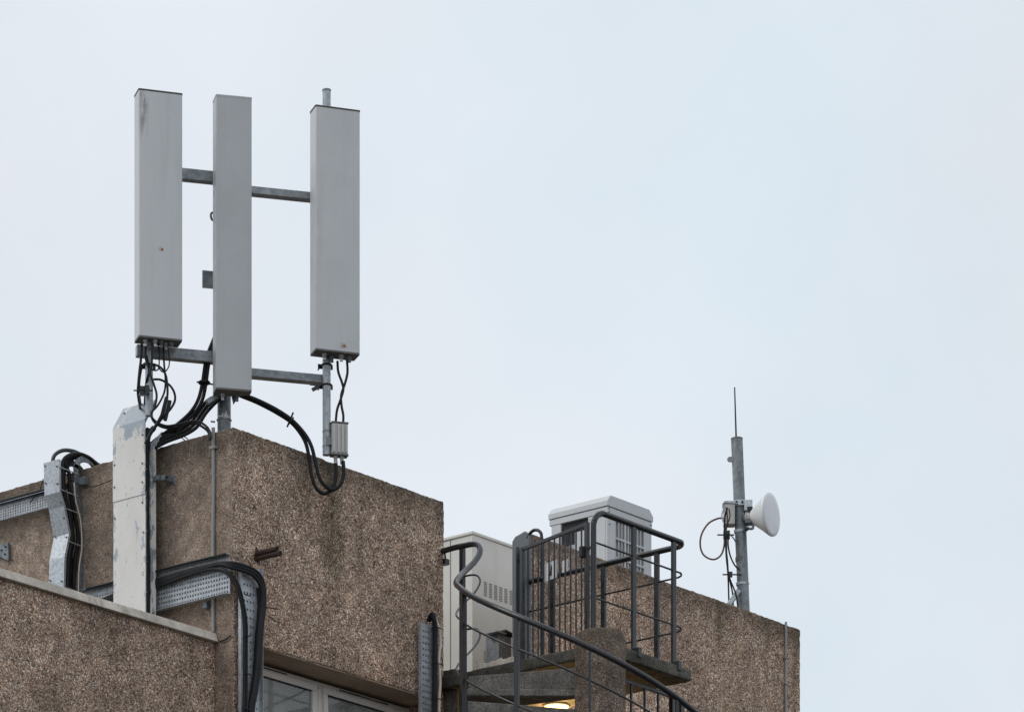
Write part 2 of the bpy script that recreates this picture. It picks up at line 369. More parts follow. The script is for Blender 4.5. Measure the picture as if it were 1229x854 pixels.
def rough_block(lo, hi, step, rnd='', skip='', r=.012, amp=.006, fine=(-1e9, 1e9), zfine=10.2):
    """box with a knobbly cast-concrete surface; rnd = sides whose shared edges are worn round; skip = buried faces"""
    lo, hi = Vector(lo), Vector(hi)
    side = {'x-': 0, 'x+': 0, 'y-': 1, 'y+': 1, 'z-': 2, 'z+': 2}
    rr = rnd.split(); sk = skip.split(); br = []
    for i, c in enumerate('xyz'):
        a, b = lo[i], hi[i]; ex = [a + r, a + r * .4, b - r, b - r * .4]
        if c == 'z' and a < zfine < b: l = sorted(set([a] + breaks(zfine, b, step, ex)))
        elif c == 'y' and b > 3.2 and a < 3.2: l = sorted(set(breaks(a, 3.2, step, ex) + [b]))
        else: l = breaks(a, b, step, ex)
        br.append(l)
    idx = {}; vs = []; fs = []
    def vert(p):
        k = (round(p[0], 5), round(p[1], 5), round(p[2], 5))
        if k not in idx:
            q = Vector(p); c = Vector(p)
            for i, n in enumerate('xyz'):
                if n + '-' in rr: c[i] = max(c[i], lo[i] + r)
                if n + '+' in rr: c[i] = min(c[i], hi[i] - r)
            d = q - c
            if sum(1 for i in range(3) if abs(d[i]) > 1e-6) >= 2: q = c + d.normalized() * r
            q = q + noise.noise_vector(Vector(p) * 31) * amp + noise.noise_vector(Vector(p) * 4.3) * amp * .8
            idx[k] = len(vs); vs.append(q)
        return idx[k]
    for i, n in enumerate('xyz'):
        j, k = (i + 1) % 3, (i + 2) % 3
        for sgn, val in (('-', lo[i]), ('+', hi[i])):
            if n + sgn in sk: continue
            for a in range(len(br[j]) - 1):
                for b in range(len(br[k]) - 1):
                    q = []
                    for (ja, kb) in ((a, b), (a + 1, b), (a + 1, b + 1), (a, b + 1)):
                        p = [0, 0, 0]; p[i] = round(val, 5); p[j] = br[j][ja]; p[k] = br[k][kb]; q.append(vert(p))
                    fs.append(q if sgn == '+' else q[::-1])
    mb = MB(); mb.v = vs; mb.f = fs; mb.sm = [True] * len(fs); return mb

exec_parts = []
# ------------------------------------------------------------------ ground
g = MB(); g.add([V(-600, -600, 0), V(600, -600, 0), V(600, 600, 0), V(-600, 600, 0)], [(0, 1, 2, 3)])
g.build('ground', 'asphalt', base=(0, 0, 0), kind='structure', label='dark asphalt ground below the building', cat='ground')

# ------------------------------------------------------------------ the building
TOP = 12.74; LIN = 11.07; XE = 2.565; X2 = 3.683; X3 = 7.63; RF = 11.26
bld = thing('concrete_building', 'brown pebble-dashed concrete building with tower blocks, parapets and a strip window', 'building', (0, 0, 0))
def bp(mb, name, mat, **k): return mb.build(name, mat, bld, **k)
WX0, WX1, WY, SILL = .30, 2.475, .30, 9.55
# tower: left slab carries the whole left-hand face
t = rough_block((0, 0, 0), (WX0, 6, TOP), .03, 'x- y- z+', 'x+ z-')
tl = MB(); tr = MB()
for f in t.f:
    c = sum((t.v[i] for i in f), V(0, 0, 0)) / len(f); nrm = (t.v[f[1]] - t.v[f[0]]).cross(t.v[f[2]] - t.v[f[0]]).normalized()
    (tl if nrm.x < -.75 else tr).add([t.v[i] for i in f], [tuple(range(len(f)))], True)
def weld(o):
    bm = bmesh.new(); bm.from_mesh(o.data); bmesh.ops.remove_doubles(bm, verts=bm.verts, dist=1e-5)
    for f in bm.faces: f.smooth = True
    bm.to_mesh(o.data); bm.free()
weld(bp(tl, 'side_wall', 'agg_left', label='cement-washed darker wall face behind the cable trays'))
t2 = rough_block((WX0, 0, LIN), (XE, 6, TOP), .03, 'x+ y- z+ z-', 'x-')
t3 = rough_block((WX1, 0, 0), (XE, 6, LIN), .03, 'x+ y- x-', 'z- z+')
t4 = rough_block((WX0, 0, 0), (WX1, 6, SILL), .3, '', 'z- x- x+', zfine=9)
for q in (t2, t3, t4): tr.add(q.v, q.f, True)
tw = bp(tr, 'tower_wall', 'agg'); weld(tw)
sf = MB(); sf.box(WX0 + .002, WX1 - .002, .012, WY + .12, LIN - .007, LIN + .01)
bp(sf, 'window_soffit', 'soffit')
# reveal sides and the room behind the glass
rm = MB()
rm.box(WX0, WX1, 2.4, 2.45, SILL, LIN - .02); rm.box(WX0 + .004, WX0 + .02, WY + .12, 2.4, SILL, LIN - .02); rm.box(WX1 - .02, WX1 - .004, WY + .12, 2.4, SILL, LIN - .02)
rm.box(WX0 + .02, WX1 - .02, WY + .13, 2.4, LIN - .06, LIN - .03); rm.box(WX0 + .02, WX1 - .02, WY + .13, 2.4, SILL, SILL + .03)
bp(rm, 'room_lining', 'room')
# window: two sashes in a pvc frame
def pane_set(x0, x1, tilt, n):
    fw = .052
    fr = MB(); y0, y1 = WY, WY + .06; z1 = LIN - .03
    fr.box(x0, x1, y0, y1, z1 - fw, z1); fr.box(x0, x1, y0, y1, SILL, SILL + fw)
    fr.box(x0, x0 + fw, y0, y1, SILL + fw, z1 - fw); fr.box(x1 - fw, x1, y0, y1, SILL + fw, z1 - fw)
    wd = fr.build('window', 'pvc', bld, bev=.005)
    sash = MB(); a, b = x0 + fw - .012, x1 - fw + .012; zt = z1 - fw + .012; zb = SILL + fw - .012; sw = .05
    def Y(z): return y0 - .022 - tilt * (zt - z)
    def q(xa, xb, za, zb_):
        sash.prism([V(xa, Y(za), za), V(xb, Y(za), za), V(xb, Y(zb_), zb_), V(xa, Y(zb_), zb_)], V(0, .05, 0))
    q(a, b, zt - sw, zt); q(a, b, zb, zb + sw); q(a, a + sw, zb + sw, zt - sw); q(b - sw, b, zb + sw, zt - sw)
    sash.build('sash', 'pvc', wd, bev=.004)
    pn = MB(); zA, zB = zb + sw - .006, zt - sw + .006
    pn.prism([V(a + sw - .006, Y(zA) + .02, zA), V(b - sw + .006, Y(zA) + .02, zA), V(b - sw + .006, Y(zB) + .02, zB), V(a + sw - .006, Y(zB) + .02, zB)], V(0, .006, 0))
    pn.build('pane', 'glass', wd)
    gk = MB()
    for za, zb_ in ((zt - sw - .008, zt - sw + .003),): gk.prism([V(a + sw, Y(za) + .010, za), V(b - sw, Y(za) + .010, za), V(b - sw, Y(zb_) + .010, zb_), V(a + sw, Y(zb_) + .010, zb_)], V(0, .006, 0))
    gk.build('gasket', 'rubber', wd)
    vt = MB(); L = (b - a) * .58; xa = a + (.05 if n == 0 else .2)
    vt.box(xa, xa + L, y0 - .012, y0 - .001, z1 - .026, z1 - .016); vt.build('trickle_vent', 'dark', wd)
    hd = MB(); hd.box(xa - .02, xa + L + .02, y0 - .008, y0 - .0005, z1 - .034, z1 - .008); hd.build('vent_cover', 'pvc', wd)
pane_set(WX0 + .0, 1.33, 0, 0)
pane_set(1.334, WX1 - .0, .035, 1)
# lower wing on the left, its parapet wall and coping
lw = rough_block((-9, .195, 0), (-.004, 9, 11.07), .03, 'y- z+', 'z- z+ y+', zfine=10.2)
weld(bp(lw, 'low_parapet_wall', 'agg_low', label='pebble-dashed low parapet wall under the pale coping'))
cp = MB()
for i, (xa, xb) in enumerate(((-9, -5.9), (-5.896, -2.9), (-2.896, .0))):
    prof = [V(xa, .150, 11.062), V(xa, .46, 11.062), V(xa, .46, 11.150), V(xa, .178, 11.136)]
    cpo = MB(); cpo.prism(prof, V(xb - xa - (.0 if i < 2 else .008), 0, 0)); cpo.build('coping', 'coping', bld, bev=.006)
wr = MB(); wr.box(-9, -.006, .47, 8.9, 10.7, 10.9); bp(wr, 'low_roof', 'roof')
# far wing: parapet screen wall with roof behind it
fw1 = rough_block((X2, 0, 0), (X3, .15, TOP), .03, 'x- x+ y- z+', 'z-', r=.02)
fw2 = rough_block((X3 - .24, .15, 0), (X3, 7, TOP), .06, 'x+ z+', 'z- y-', r=.02)
fw1.add(fw2.v, fw2.f, True); weld(bp(fw1, 'far_parapet_wall', 'agg_far', label='pebble-dashed parapet wall beyond the stair landing'))
rf = MB(); rf.box(XE + .004, X3 - .25, .16, 7, RF - .2, RF); rf.box(XE + .004, X2 - .004, .02, .16, RF - .2, RF - .002); bp(rf, 'upper_roof', 'roof')
bw = MB(); bw.box(XE, X2, .02, .2, 0, RF - .2); bp(bw, 'wall_under_roof', 'agg_low')
up = rough_block((XE + .006, -.12, 10.2), (XE + .16, .25, 11.335), .03, 'x- x+ y- z+', '', r=.02); weld(bp(up, 'upstand', 'slab'))

# ------------------------------------------------------------------ antenna mount and panels
BA = R_(15.8); A_ = RV * math.cos(BA) + FV * math.sin(BA); B_ = RV * math.sin(BA) - FV * math.cos(BA)
MT = at(269, 600, 35.5); MT.z = TOP
def mpt(px, py, b):
    o = MT + B_ * b; d = ray(px, py); return CAM + d * ((o - CAM).dot(B_) / d.dot(B_))
UP = V(0, 0, 1)
mount = thing('antenna_mount', 'galvanised steel mast with cross arms carrying the three panel antennas', 'antenna mast', MT)
q = MB(); q.tube([MT + UP * 0, V(MT.x, MT.y, mpt(269, 150, 0).z)], .054, 24, False); q.build('mast', 'galv_dk', mount)
q = MB(); q.obox(MT + UP * .008, A_ * .11, B_ * .11, UP * .008); q.build('base_plate', 'galv_dk', mount, bev=.003)
def arm(pa, pb, h, d, b):
    a, c = mpt(*pa, b), mpt(*pb, b); c.z = a.z
    m_ = MB(); m_.bar(a, c, d, h)
    return m_.build('cross_arm', 'galv_arm', mount, bev=.004)
arm((163.5, 421), (272, 433), .088, .075, .095)
arm((172, 205), (272, 216), .088, .075, .095)
arm((266, 445), (391, 459), .066, .085, .095)
arm((266, 226), (391, 243), .060, .085, .095)
PL = .172
pl0, pl1 = mpt(179, 300, PL), mpt(179, 499, PL)
q = MB(); q.tube([V(pl1.x, pl1.y, pl1.z), V(pl1.x, pl1.y, mpt(179, 140, PL).z)], .031, 18, False); q.build('pipe', 'galv', mount)
pr = mpt(392, 546, PL)
q = MB(); q.tube([pr, V(pr.x, pr.y, mpt(391, 108, PL).z)], .033, 18, False); lp = q.build('pipe', 'galv', mount)
q = MB(); zt = mpt(391, 108, PL).z; q.lathe(V(pr.x, pr.y, zt - .01), UP, [(0, .036), (.012, .036), (.016, .02)], 18); q.build('pipe_cap', 'galv_dk', mount)
def clamp(px, py, R=.036, b=PL, bolt=True, nm='clamp'):
    c = mpt(px, py, b); m_ = MB(); m_.ring(c, UP, R + .005, .006)
    if bolt:
        for s_ in (-1, 1): m_.tube([c + A_ * s_ * (R + .004) + B_ * .01, c + A_ * s_ * (R + .004) - B_ * .13], .006, 8, False)
        m_.obox(c - B_ * (.0 + R + .01), A_ * (R + .025), B_ * .006, UP * .018)
    return m_.build(nm, 'rail', mount)
for px, py in ((392, 438), (392, 462), (179, 438), (392, 228), (392, 252), (179, 200)): clamp(px, py)
q = MB(); c = mpt(382, 464, .14); q.bar(c, c + A_ * -.05 + UP * -.03, .012, .03); q.bar(c + UP * .01, c - A_ * .07 + UP * .012, .01, .01); q.build('clamp_arm', 'rail', mount)
for py in (518, 536):
    c = mpt(392, py, PL); q = MB(); q.lathe(c - UP * .008, UP, [(0, .0345), (.016, .0345)], 18); q.build('strap', 'galv_dk', mount)
q = MB(); c = mpt(250.5, 335.5, .02); q.obox(c, A_ * .052, B_ * .004, UP * .07); q.build('bracket_plate', 'galv_dk', mount)
q = MB(); c = mpt(255.5, 260, .05); q.ring(c, A_ * .5 + B_ * .5, .03, .009); q.tube([c, c + A_ * .08], .008, 8, False); q.build('shackle', 'galv_dk', mount)
c = mpt(269.5, 500, .055)
q = MB(); q.ring(c + UP * .008, B_, .020, .007); q.tube([c - A_ * .05, c + A_ * .05], .009, 8, False); q.tube([c, c + UP * .045 + A_ * .012], .008, 8, False); q.build('eye_bolt', 'metal', mount)
q = MB(); q.ring(V(MT.x, MT.y, c.z - .01), UP, .058, .005); q.build('clamp', 'galv', mount)
c = mpt(258, 506, .0); q = MB(); q.tube([c, c + A_ * -.035], .008, 8, False); q.build('bolt', 'metal', mount)

def panel(lab, mat, fl, fr_, top, bot, ang, depth, dep, cap, conns, back_x):
    """fl/fr_ = sight lines of the front's vertical edges, dep = distance of the front"""
    a = RV * math.cos(ang) + FV * math.sin(ang); b = RV * math.sin(ang) - FV * math.cos(ang)
    mid = (fl + fr_) / 2; c0 = at(mid, (top + bot) / 2, dep)
    def onp(px, py):
        d = ray(px, py); return CAM + d * ((c0 - CAM).dot(b) / d.dot(b))
    L, Rr = onp(fl, (top + bot) / 2), onp(fr_, (top + bot) / 2); wd = (Rr - L).length; z1, z0 = onp(mid, top).z, onp(mid, bot).z
    c = (L + Rr) / 2; base = V(c.x, c.y, z0) - b * (depth / 2)
    t_ = thing('panel_antenna', lab, 'antenna', base, 'panel antennas on the roof mast')
    # rounded front corners, flat back
    r = .012; hw = wd / 2; prof = []
    for k in range(5):
        th = math.pi / 2 * k / 4; prof.append((-hw + r - r * math.sin(math.pi / 2 - th) , r * 0 + (depth / 2 - r) + r * math.sin(th)))
    left = prof; right = [(-x, y) for x, y in prof[::-1]]
    pr_ = left + right + [(hw, -depth / 2 + .006), (hw - .006, -depth / 2), (-hw + .006, -depth / 2), (-hw, -depth / 2 + .006)]
    def loop(z, sc_=0): return [base + a * (x * (1 - sc_)) + b * (y * (1 - sc_)) + UP * z for x, y in pr_]
    H = z1 - z0; n = len(pr_)
    m_ = MB(); vs = loop(.014) + loop(H - .010); fs = [(i, (i + 1) % n, n + (i + 1) % n, n + i) for i in range(n)]
    m_.add(vs, [f[::-1] for f in fs], True); m_.add(loop(H - .010), [tuple(range(n))[::-1]]); m_.add(loop(.014), [tuple(range(n))])
    body = m_.build('radome', mat, t_)
    em = body.modifiers.new('split', 'EDGE_SPLIT'); em.split_angle = R_(35)
    def cap_(z, h, mt, nm, g_):
        m2 = MB(); vs = loop(z, -g_) + loop(z + h, -g_); m2.add(vs, [f[::-1] for f in fs]); m2.add(loop(z + h, -g_), [tuple(range(n))[::-1]]); m2.add(loop(z, -g_), [tuple(range(n))])
        m2.build(nm, mt, t_)
    cap_(H - .0098, .0135, cap, 'top_cap', .014)
    cap_(0, .0138, 'under', 'base_cap', -.004)
    for i, (u, v) in enumerate(conns):
        m2 = MB(); p = base + a * (u * hw) + b * (v * depth / 2)
        m2.lathe(p, -UP, [(0, .019), (.016, .019), (.018, .013), (.05, .013)], 12); m2.build('connector', 'galv_dk' if i % 2 else 'metal', t_)
    for z in (.25, H - .3):                            # back brackets to the pipe
        p = base - b * (depth / 2) + UP * z
        m2 = MB(); m2.obox(p - b * .035, a * .05, b * .035, UP * .035); m2.build('bracket', 'galv_dk', t_, bev=.003)
    return t_, base, a, b, depth, H
pA = panel('tall grey panel antenna with a dark grime streak above the white cable riser', 'ant_g', 166.8, 218.9, 109.5, 406.5, R_(17.5), .165, 35.03, 'trim',
           [(-.62, .3), (-.35, -.2), (-.2, .5), (.1, .4), (.35, -.1), (.55, .35)], 179)
pB = panel('longest panel antenna, on the middle mast, darker grey without top trim', 'ant2', 259.4, 302.3, 115.5, 468, R_(13.4), .16, 35.2, 'ant2',
           [(-.5, -.4), (.3, -.4)], 269)
pC = panel('grey panel antenna with pipe showing above it, over the finned filter box', 'ant', 379.2, 432, 129.5, 422.5, R_(19), .165, 35.41, 'trim',
           [(-.5, .2), (-.1, -.3), (.25, .3), (.62, .3)], 391)
def stick(panelrec, u, z, w_, h_, mat, nm):
    t_, base, a, b, dp, H = panelrec; m_ = MB(); c_ = base + a * u + b * (dp / 2 + .0012) + UP * z
    pts = [c_ + a * (x * w_) + UP * (y * h_) for x, y in ((-1, -.8), (.2, -1), (1, -.6), (.8, .9), (-.3, 1), (-1, .5))]
    m_.prism(pts, b * .0015); m_.build(nm, mat, t_)
stick(pA, .0, pA[5] - 1.245, .016, .018, 'sticker', 'sticker'); stick(pA, .012, pA[5] - 1.253, .011, .009, 'orange', 'sticker')
stick(pC, .04, .062, .022, .022, 'sticker', 'sticker'); stick(pC, .052, .056, .016, .012, 'orange', 'sticker')
q = MB(); c = mpt(283.5, 475, .17); q.prism([c + A_ * -.03, c + A_ * .03 + UP * .01, c + A_ * -.015 - UP * .06], -B_ * .04); q.build('tail_bracket', 'galv_dk', pB[0])
q = MB(); c = mpt(253, 479, .12); q.bar(c - A_ * .03 - UP * .03, c + A_ * .05 + UP * .03, .05, .035); q.build('cable_boot', 'galv', pB[0], bev=.004)

# filter box on the right-hand pipe
fb0, fb1 = mpt(397.5, 545, PL + .02), mpt(416.5, 510, PL + .02)
fwid = (fb1 - fb0).dot(A_); fz0 = fb0.z; fz1 = fb1.z; fc = (fb0 + fb1) / 2; fc.z = fz0
flt = thing('filter_box', 'finned pale grey filter box strapped to the pipe end above the parapet', 'filter box', fc)
q = MB(); q.obox(fc + UP * ((fz1 - fz0) / 2), A_ * (fwid / 2), B_ * .035, UP * ((fz1 - fz0) / 2)); q.build('body', 'rru', flt, bev=.006)
for u in (-.78, -.2, .3, .8):
    q = MB(); q.obox(fc + UP * ((fz1 - fz0) / 2) + A_ * (u * fwid / 2) + B_ * .04, A_ * .008, B_ * .008, UP * ((fz1 - fz0) / 2 - .01)); q.build('fin', 'rru', flt, bev=.002)
for s_ in (0, 1):
    z = fz1 + .002 if s_ else fz0 - .010
    q = MB(); q.obox(V(fc.x, fc.y, z + .004), A_ * (fwid / 2 + .004), B_ * .042, UP * .006); q.build('end_plate', 'under', flt, bev=.002)
q = MB(); q.obox(fc - A_ * (fwid / 2 + .02) + UP * .1, A_ * .025, B_ * .02, UP * .03); q.build('bracket', 'galv_dk', flt)
for u in (-.45, .35):
    q = MB(); q.lathe(fc + A_ * (u * fwid / 2) - UP * .01, -UP, [(0, .02), (.015, .02), (.018, .015), (.06, .015)], 12); q.build('connector', 'rru', flt)
    q = MB(); q.lathe(fc + A_ * (u * fwid / 2) + UP * (fz1 - fz0), UP, [(0, .014), (.02, .014)], 12); q.build('connector', 'galv_dk', flt)

# ------------------------------------------------------------------ cables
def cable(pts, r, label, group=None, mat='rubber', name='cable', sub=6, n=8):
    m_ = MB(); m_.tube(pts, r, n, True, sub); return m_.build(name, mat, base=pts[0], label=label, cat='cable', group=group)
def pp(l, b): return [mpt(x, y, b if not isinstance(b, (list, tuple)) else b[0] + (b[1] - b[0]) * i / (len(l) - 1)) for i, (x, y) in enumerate(l)]
cable(pp([(405, 433), (406, 446), (410.5, 459), (412, 468), (408.5, 480), (404.5, 492), (402.8, 508)], .2), .010, 'thin black jumper cable crossing between antenna and filter box', 'jumper pair at the filter box')
cable(pp([(416.5, 432), (417, 447), (414, 460), (409.5, 474), (410, 487), (412, 498), (411.8, 509)], .215), .010, 'thin black jumper cable crossing between antenna and filter box', 'jumper pair at the filter box')
LF = 'thick black feeder making the inner loop from the filter box to the middle antenna'
cable(pp([(402.8, 553), (403.5, 566), (401, 582), (391, 592), (380, 586), (373.5, 568), (370.5, 546), (365, 527), (351, 508), (332, 495), (309, 483), (288, 474.5)], (.19, .16)), .0155, LF.replace('inner', 'outer'))
cable(pp([(411.8, 553), (412.5, 570), (407, 583), (397, 587), (385, 576), (379, 556), (374, 536), (366, 521), (351, 504.5), (332, 491.5), (309, 480), (290, 473)], (.21, .19)), .0155, LF)
q = MB(); c = mpt(349, 505, .19); q.tube([c + UP * .07 + A_ * .02, c - UP * .05 - A_ * .03], .007, 8, False); q.ring(c, A_ * .7 - UP * .5, .03, .009); q.build('cable_clip', 'rubber', label='small black hanger clip on the feeder pair running to the filter box', cat='clip')
# left: thick feeders from the riser to the middle antenna
LB = 'thick black feeder sweeping from the white riser up to the middle antenna'
for i, (du, dv) in enumerate(((0, 0), (4.5, 1.5))):
    cable([at(x + du * k, y + dv, d) for x, y, d, k in ((176, 541, 35.47, 0), (184, 530, 35.49, .3), (198, 519.5, 35.47, .5), (214, 508, 35.4, .8), (229, 494, 35.38, 1), (238, 479, 35.36, 1), (243, 459, 35.36, .9), (247.5, 431, 35.38, .8), (256, 408, 35.4, .6), (266, 385, 35.42, .5))], .0145, LB, 'feeders rising behind the middle antenna')
for i in range(3):
    o_ = i * 3.4
    cable([at(x + o_ * k, y + o_ * k2, 35.46 - .02 * i) for x, y, k, k2 in ((175, 545, .3, 0), (183, 535, .4, .4), (197, 524, .6, .8), (217, 515, .6, 1), (230, 505.5, .9, 1), (239, 492, 1, .8), (248.5, 481, .8, 1), (259, 475, .4, .8), (268, 471, .3, .6))], .0145, 'thick black feeder bending under the base of the middle antenna', 'feeders under the middle antenna')
q = MB()
for c_ in (at(245, 459, 35.36),): q.ring(c_, UP, .038, .012); q.tube([c_ - A_ * .06, c_ + A_ * .12 - UP * .01], .007, 8, False)
q.build('cable_clamp', 'rubber', label='black clamp holding the feeders off the middle antenna', cat='clamp')
# thin ones that drop over the parapet
for i, l in enumerate(([(187, 484), (181.5, 492), (182, 500), (189, 507), (200, 511), (212, 509.5), (234, 505), (246, 510), (252, 518), (253, 526)],
                       [(180, 495), (185, 506), (196, 512.5), (210, 513), (232, 507.5), (243, 512), (250, 518.5), (252, 528)])):
    cable([at(x, y, 35.25 - .025 * k) for k, (x, y) in enumerate(l)][:len(l)], .010, 'thin black cable dropping over the parapet beside the conduit', 'thin cables at the parapet')
for i, l in enumerate(([(197, 526), (207, 521), (216, 524), (224, 530)], [(212, 516), (219, 522), (226, 527)])):
    cable([at(x, y, 35.36) for x, y in l], .004, 'hair-thin loose wire tail on the tower parapet', 'loose wire tails')
# jumpers below the left antenna
J = [[(170, 413), (169, 432), (167.5, 444), (166, 460), (165.5, 472), (167.5, 486), (170, 500)],
     [(177, 434), (171, 439), (168, 452), (167, 466), (168, 480), (171, 498)],
     [(175, 414), (175, 430), (179, 444), (175.5, 460), (174, 480), (174, 500)],
     [(183, 414), (182, 436), (180.3, 448), (185, 462), (188, 474), (186, 487), (181, 497)],
     [(184, 436.5), (193, 441), (198.5, 449), (200.6, 460), (201, 473), (198.5, 485), (194, 497), (188, 508), (180, 520), (174, 532)],
     [(196, 413), (197, 437), (198.6, 456), (197, 471), (189.5, 486), (182, 494)],
     [(184, 455), (193, 455.6), (203, 461.5), (208.8, 470), (210, 480), (205, 490), (197, 499), (189, 509), (181, 521), (175, 534)],
     [(176, 426), (180, 440), (186, 444.5), (190.5, 441), (191, 425), (190, 412)],
     [(201.5, 413), (203.3, 435), (200, 444), (195, 446), (190, 441)]]
JL = {4: 'black jumper bowing out of the antenna tangle down to a taped joint', 6: 'black jumper making the widest loop of the antenna tangle', 7: 'very thin wire in a small U loop between two antenna connectors', 8: 'very thin wire tail curling back from the last antenna connector', 1: 'black jumper curving behind the pipe below the antenna tangle'}
for i, l in enumerate(J):
    if i in (0, 1, 2):      # these slip behind the kinked cover
        bb = .21 + .018 * ((i * 3) % 5) if i != 1 else .12; n_ = len(l)
        cable([mpt(x, y, bb + (-.34 - bb) * max(0, (k - n_ + 3.2) / 2.2) if k > n_ - 4 else bb) for k, (x, y) in enumerate(l)], (.010, .009, .010)[i], JL.get(i, 'thin black jumper tail hanging tangled under the antenna above the white riser'), None if i in JL else 'jumper tangle under the antenna'); continue
    cable(pp(l, .21 + .018 * ((i * 3) % 5) if i not in (1, 6) else .12), (.010, .009, .010, .009, .0095, .008, .0095, .0055, .005)[i],
          *[('thin black jumper tail hanging tangled under the antenna above the white riser', 'jumper tangle under the antenna')] [0] if i not in JL else (JL[i], None))
for x, y in ((197, 490), (201, 494)):
    c = mpt(x, y, .24); q = MB(); q.tube([c + UP * .09 + A_ * .02, c - UP * .07 - A_ * .02], .016, 10, False); q.build('cable_joint', 'rubber', label='taped black cable joint below the jumper tangle', cat='cable joint', group='taped joints')
for c, l in ((mpt(170, 469, .22), 'left'), (mpt(176, 468, .24), 'mid')):
    q = MB(); q.tube([c - A_ * .065, c + A_ * .05], .006, 8, False); q.obox(c, A_ * .018, B_ * .02, UP * .035); q.build('cable_clamp', 'rail', label='small dark cable clamp on the pipe below the jumper tangle', cat='clamp', group='pipe clamps')

# ------------------------------------------------------------------ white cable riser
XC = -.22; yl, yr = 1.122, .763; zb, zk = 10.905, 12.902
ris = thing('cable_riser', 'tall cable riser with peeling white cover and kinked top against the tower', 'cable riser', (XC + .1, .95, zb))
zs = onx(135, 603, XC).z
def cover(z0, z1, kink, x):
    m_ = MB(); P0 = [V(x, yl, z0), V(x, yr, z0), V(x, yr, z1), V(x, yl, z1)]
    m_.prism(P0, V(.003, 0, 0))
    m_.box(x + .0032, x + .032, yl - .003, yl, z0, z1)
    m_.box(x + .0032, x + .010, yr, yr + .003, z0, z1)
    if kink:
        k = V(.118, 0, .185)
        m_.prism([V(x, yl, z1), V(x, yr, z1), V(x, yr, z1) + k, V(x, yl, z1) + k], V(.003, 0, .0))
        m_.prism([V(x + .003, yr + .001, z1), V(x + .003, yr + .001, z1) + k, V(x + .02, yr + .001, z1) + k * .96, V(x + .015, yr + .001, z1 - .02)], V(0, .003, 0))
    return m_
cover(zs + .004, zk, True, XC).build('upper_cover', 'peel', ris)
cover(zb, zs + .03, False, XC + .006).build('lower_cover', 'peel', ris)
for s_, ya in (('rail', yr + .002), ('rail', yl - .045)):
    m_ = MB(); m_.box(-.145, -.088, ya, ya + .014, zb, 12.72); m_.box(-.145, -.141, ya + .014, ya + .03, zb, 12.72)
    k = V(.125, 0, .13); m_.prism([V(-.145, ya, 12.72), V(-.088, ya, 12.72), V(-.088, ya, 12.72) + k, V(-.145, ya, 12.72) + k], V(0, .014, 0))
    m_.build('side_rail', 'peel', ris, bev=.002)
for z in [zb + .13 + .245 * i for i in range(8)]:
    m_ = MB(); m_.tube([V(XC + .02, yr + .012, z + .01), V(-.14, yr + .02, z)], .0045, 8, False); m_.build('tie_rod', 'galv_lt', ris)
    m_ = MB(); m_.box(-.118, -.106, yr + .045, yl - .046, z - .01, z + .01); m_.build('rung', 'galv', ris)
for yy, z in [(yl - .02, zs + .12), (yl - .02, zk - .3), (yr + .025, zs + .1), (yr + .025, zs + .25), (yr + .025, zk - .12), (yr + .02, zs - .3), (yl - .02, zs - .13), (yl - .05, zk + .13), (yr + .03, zk + .14), (yr + .03, zs - .06)]:
    xo = XC if z > zs else XC + .006; xo += max(0, z - zk) * .64
    m_ = MB(); m_.lathe(V(xo, yy, z), V(-1, 0, 0), [(0, .008), (.005, .008), (.0055, .005), (.012, .005)], 8); m_.build('bolt', 'galv_arm', ris)
for i in range(5):
    yy = yr + .026 + i * .06
    cable([V(-.17, yy, zb + .02), V(-.165 + .006 * (i % 2), yy, 11.6), V(-.17, yy + .004, 12.3), V(-.165, yy, 12.75), V(-.11, yy - .02, 12.86)], .023, 'black feeder running inside the white cable riser', 'feeders in the riser', sub=4)
def wall_bracket(px, py, lab):
    c = onx(px, py, 0); b_ = thing('wall_bracket', lab, 'bracket', V(0, c.y, c.z - .04))
    m_ = MB(); m_.box(-.10, 0, c.y - .05, c.y - .005, c.z - .022, c.z + .022); m_.box(-.006, .004, c.y - .07, c.y + .03, c.z - .04, c.z + .04); m_.build('strut', 'galv_dk', b_, bev=.003)
    m_ = MB(); m_.lathe(V(-.09, c.y - .051, c.z), V(0, -1, 0), [(0, .012), (.012, .012), (.0125, .007), (.02, .007)], 8); m_.build('bolt', 'rust', b_)
    m_ = MB(); m_.box(-.13, -.088, c.y - .002, c.y + .15, c.z - .02, c.z + .02); m_.build('arm', 'galv_dk', b_, bev=.003)
wall_bracket(203, 577, 'small galvanised strut bracket sticking out beside the white riser')

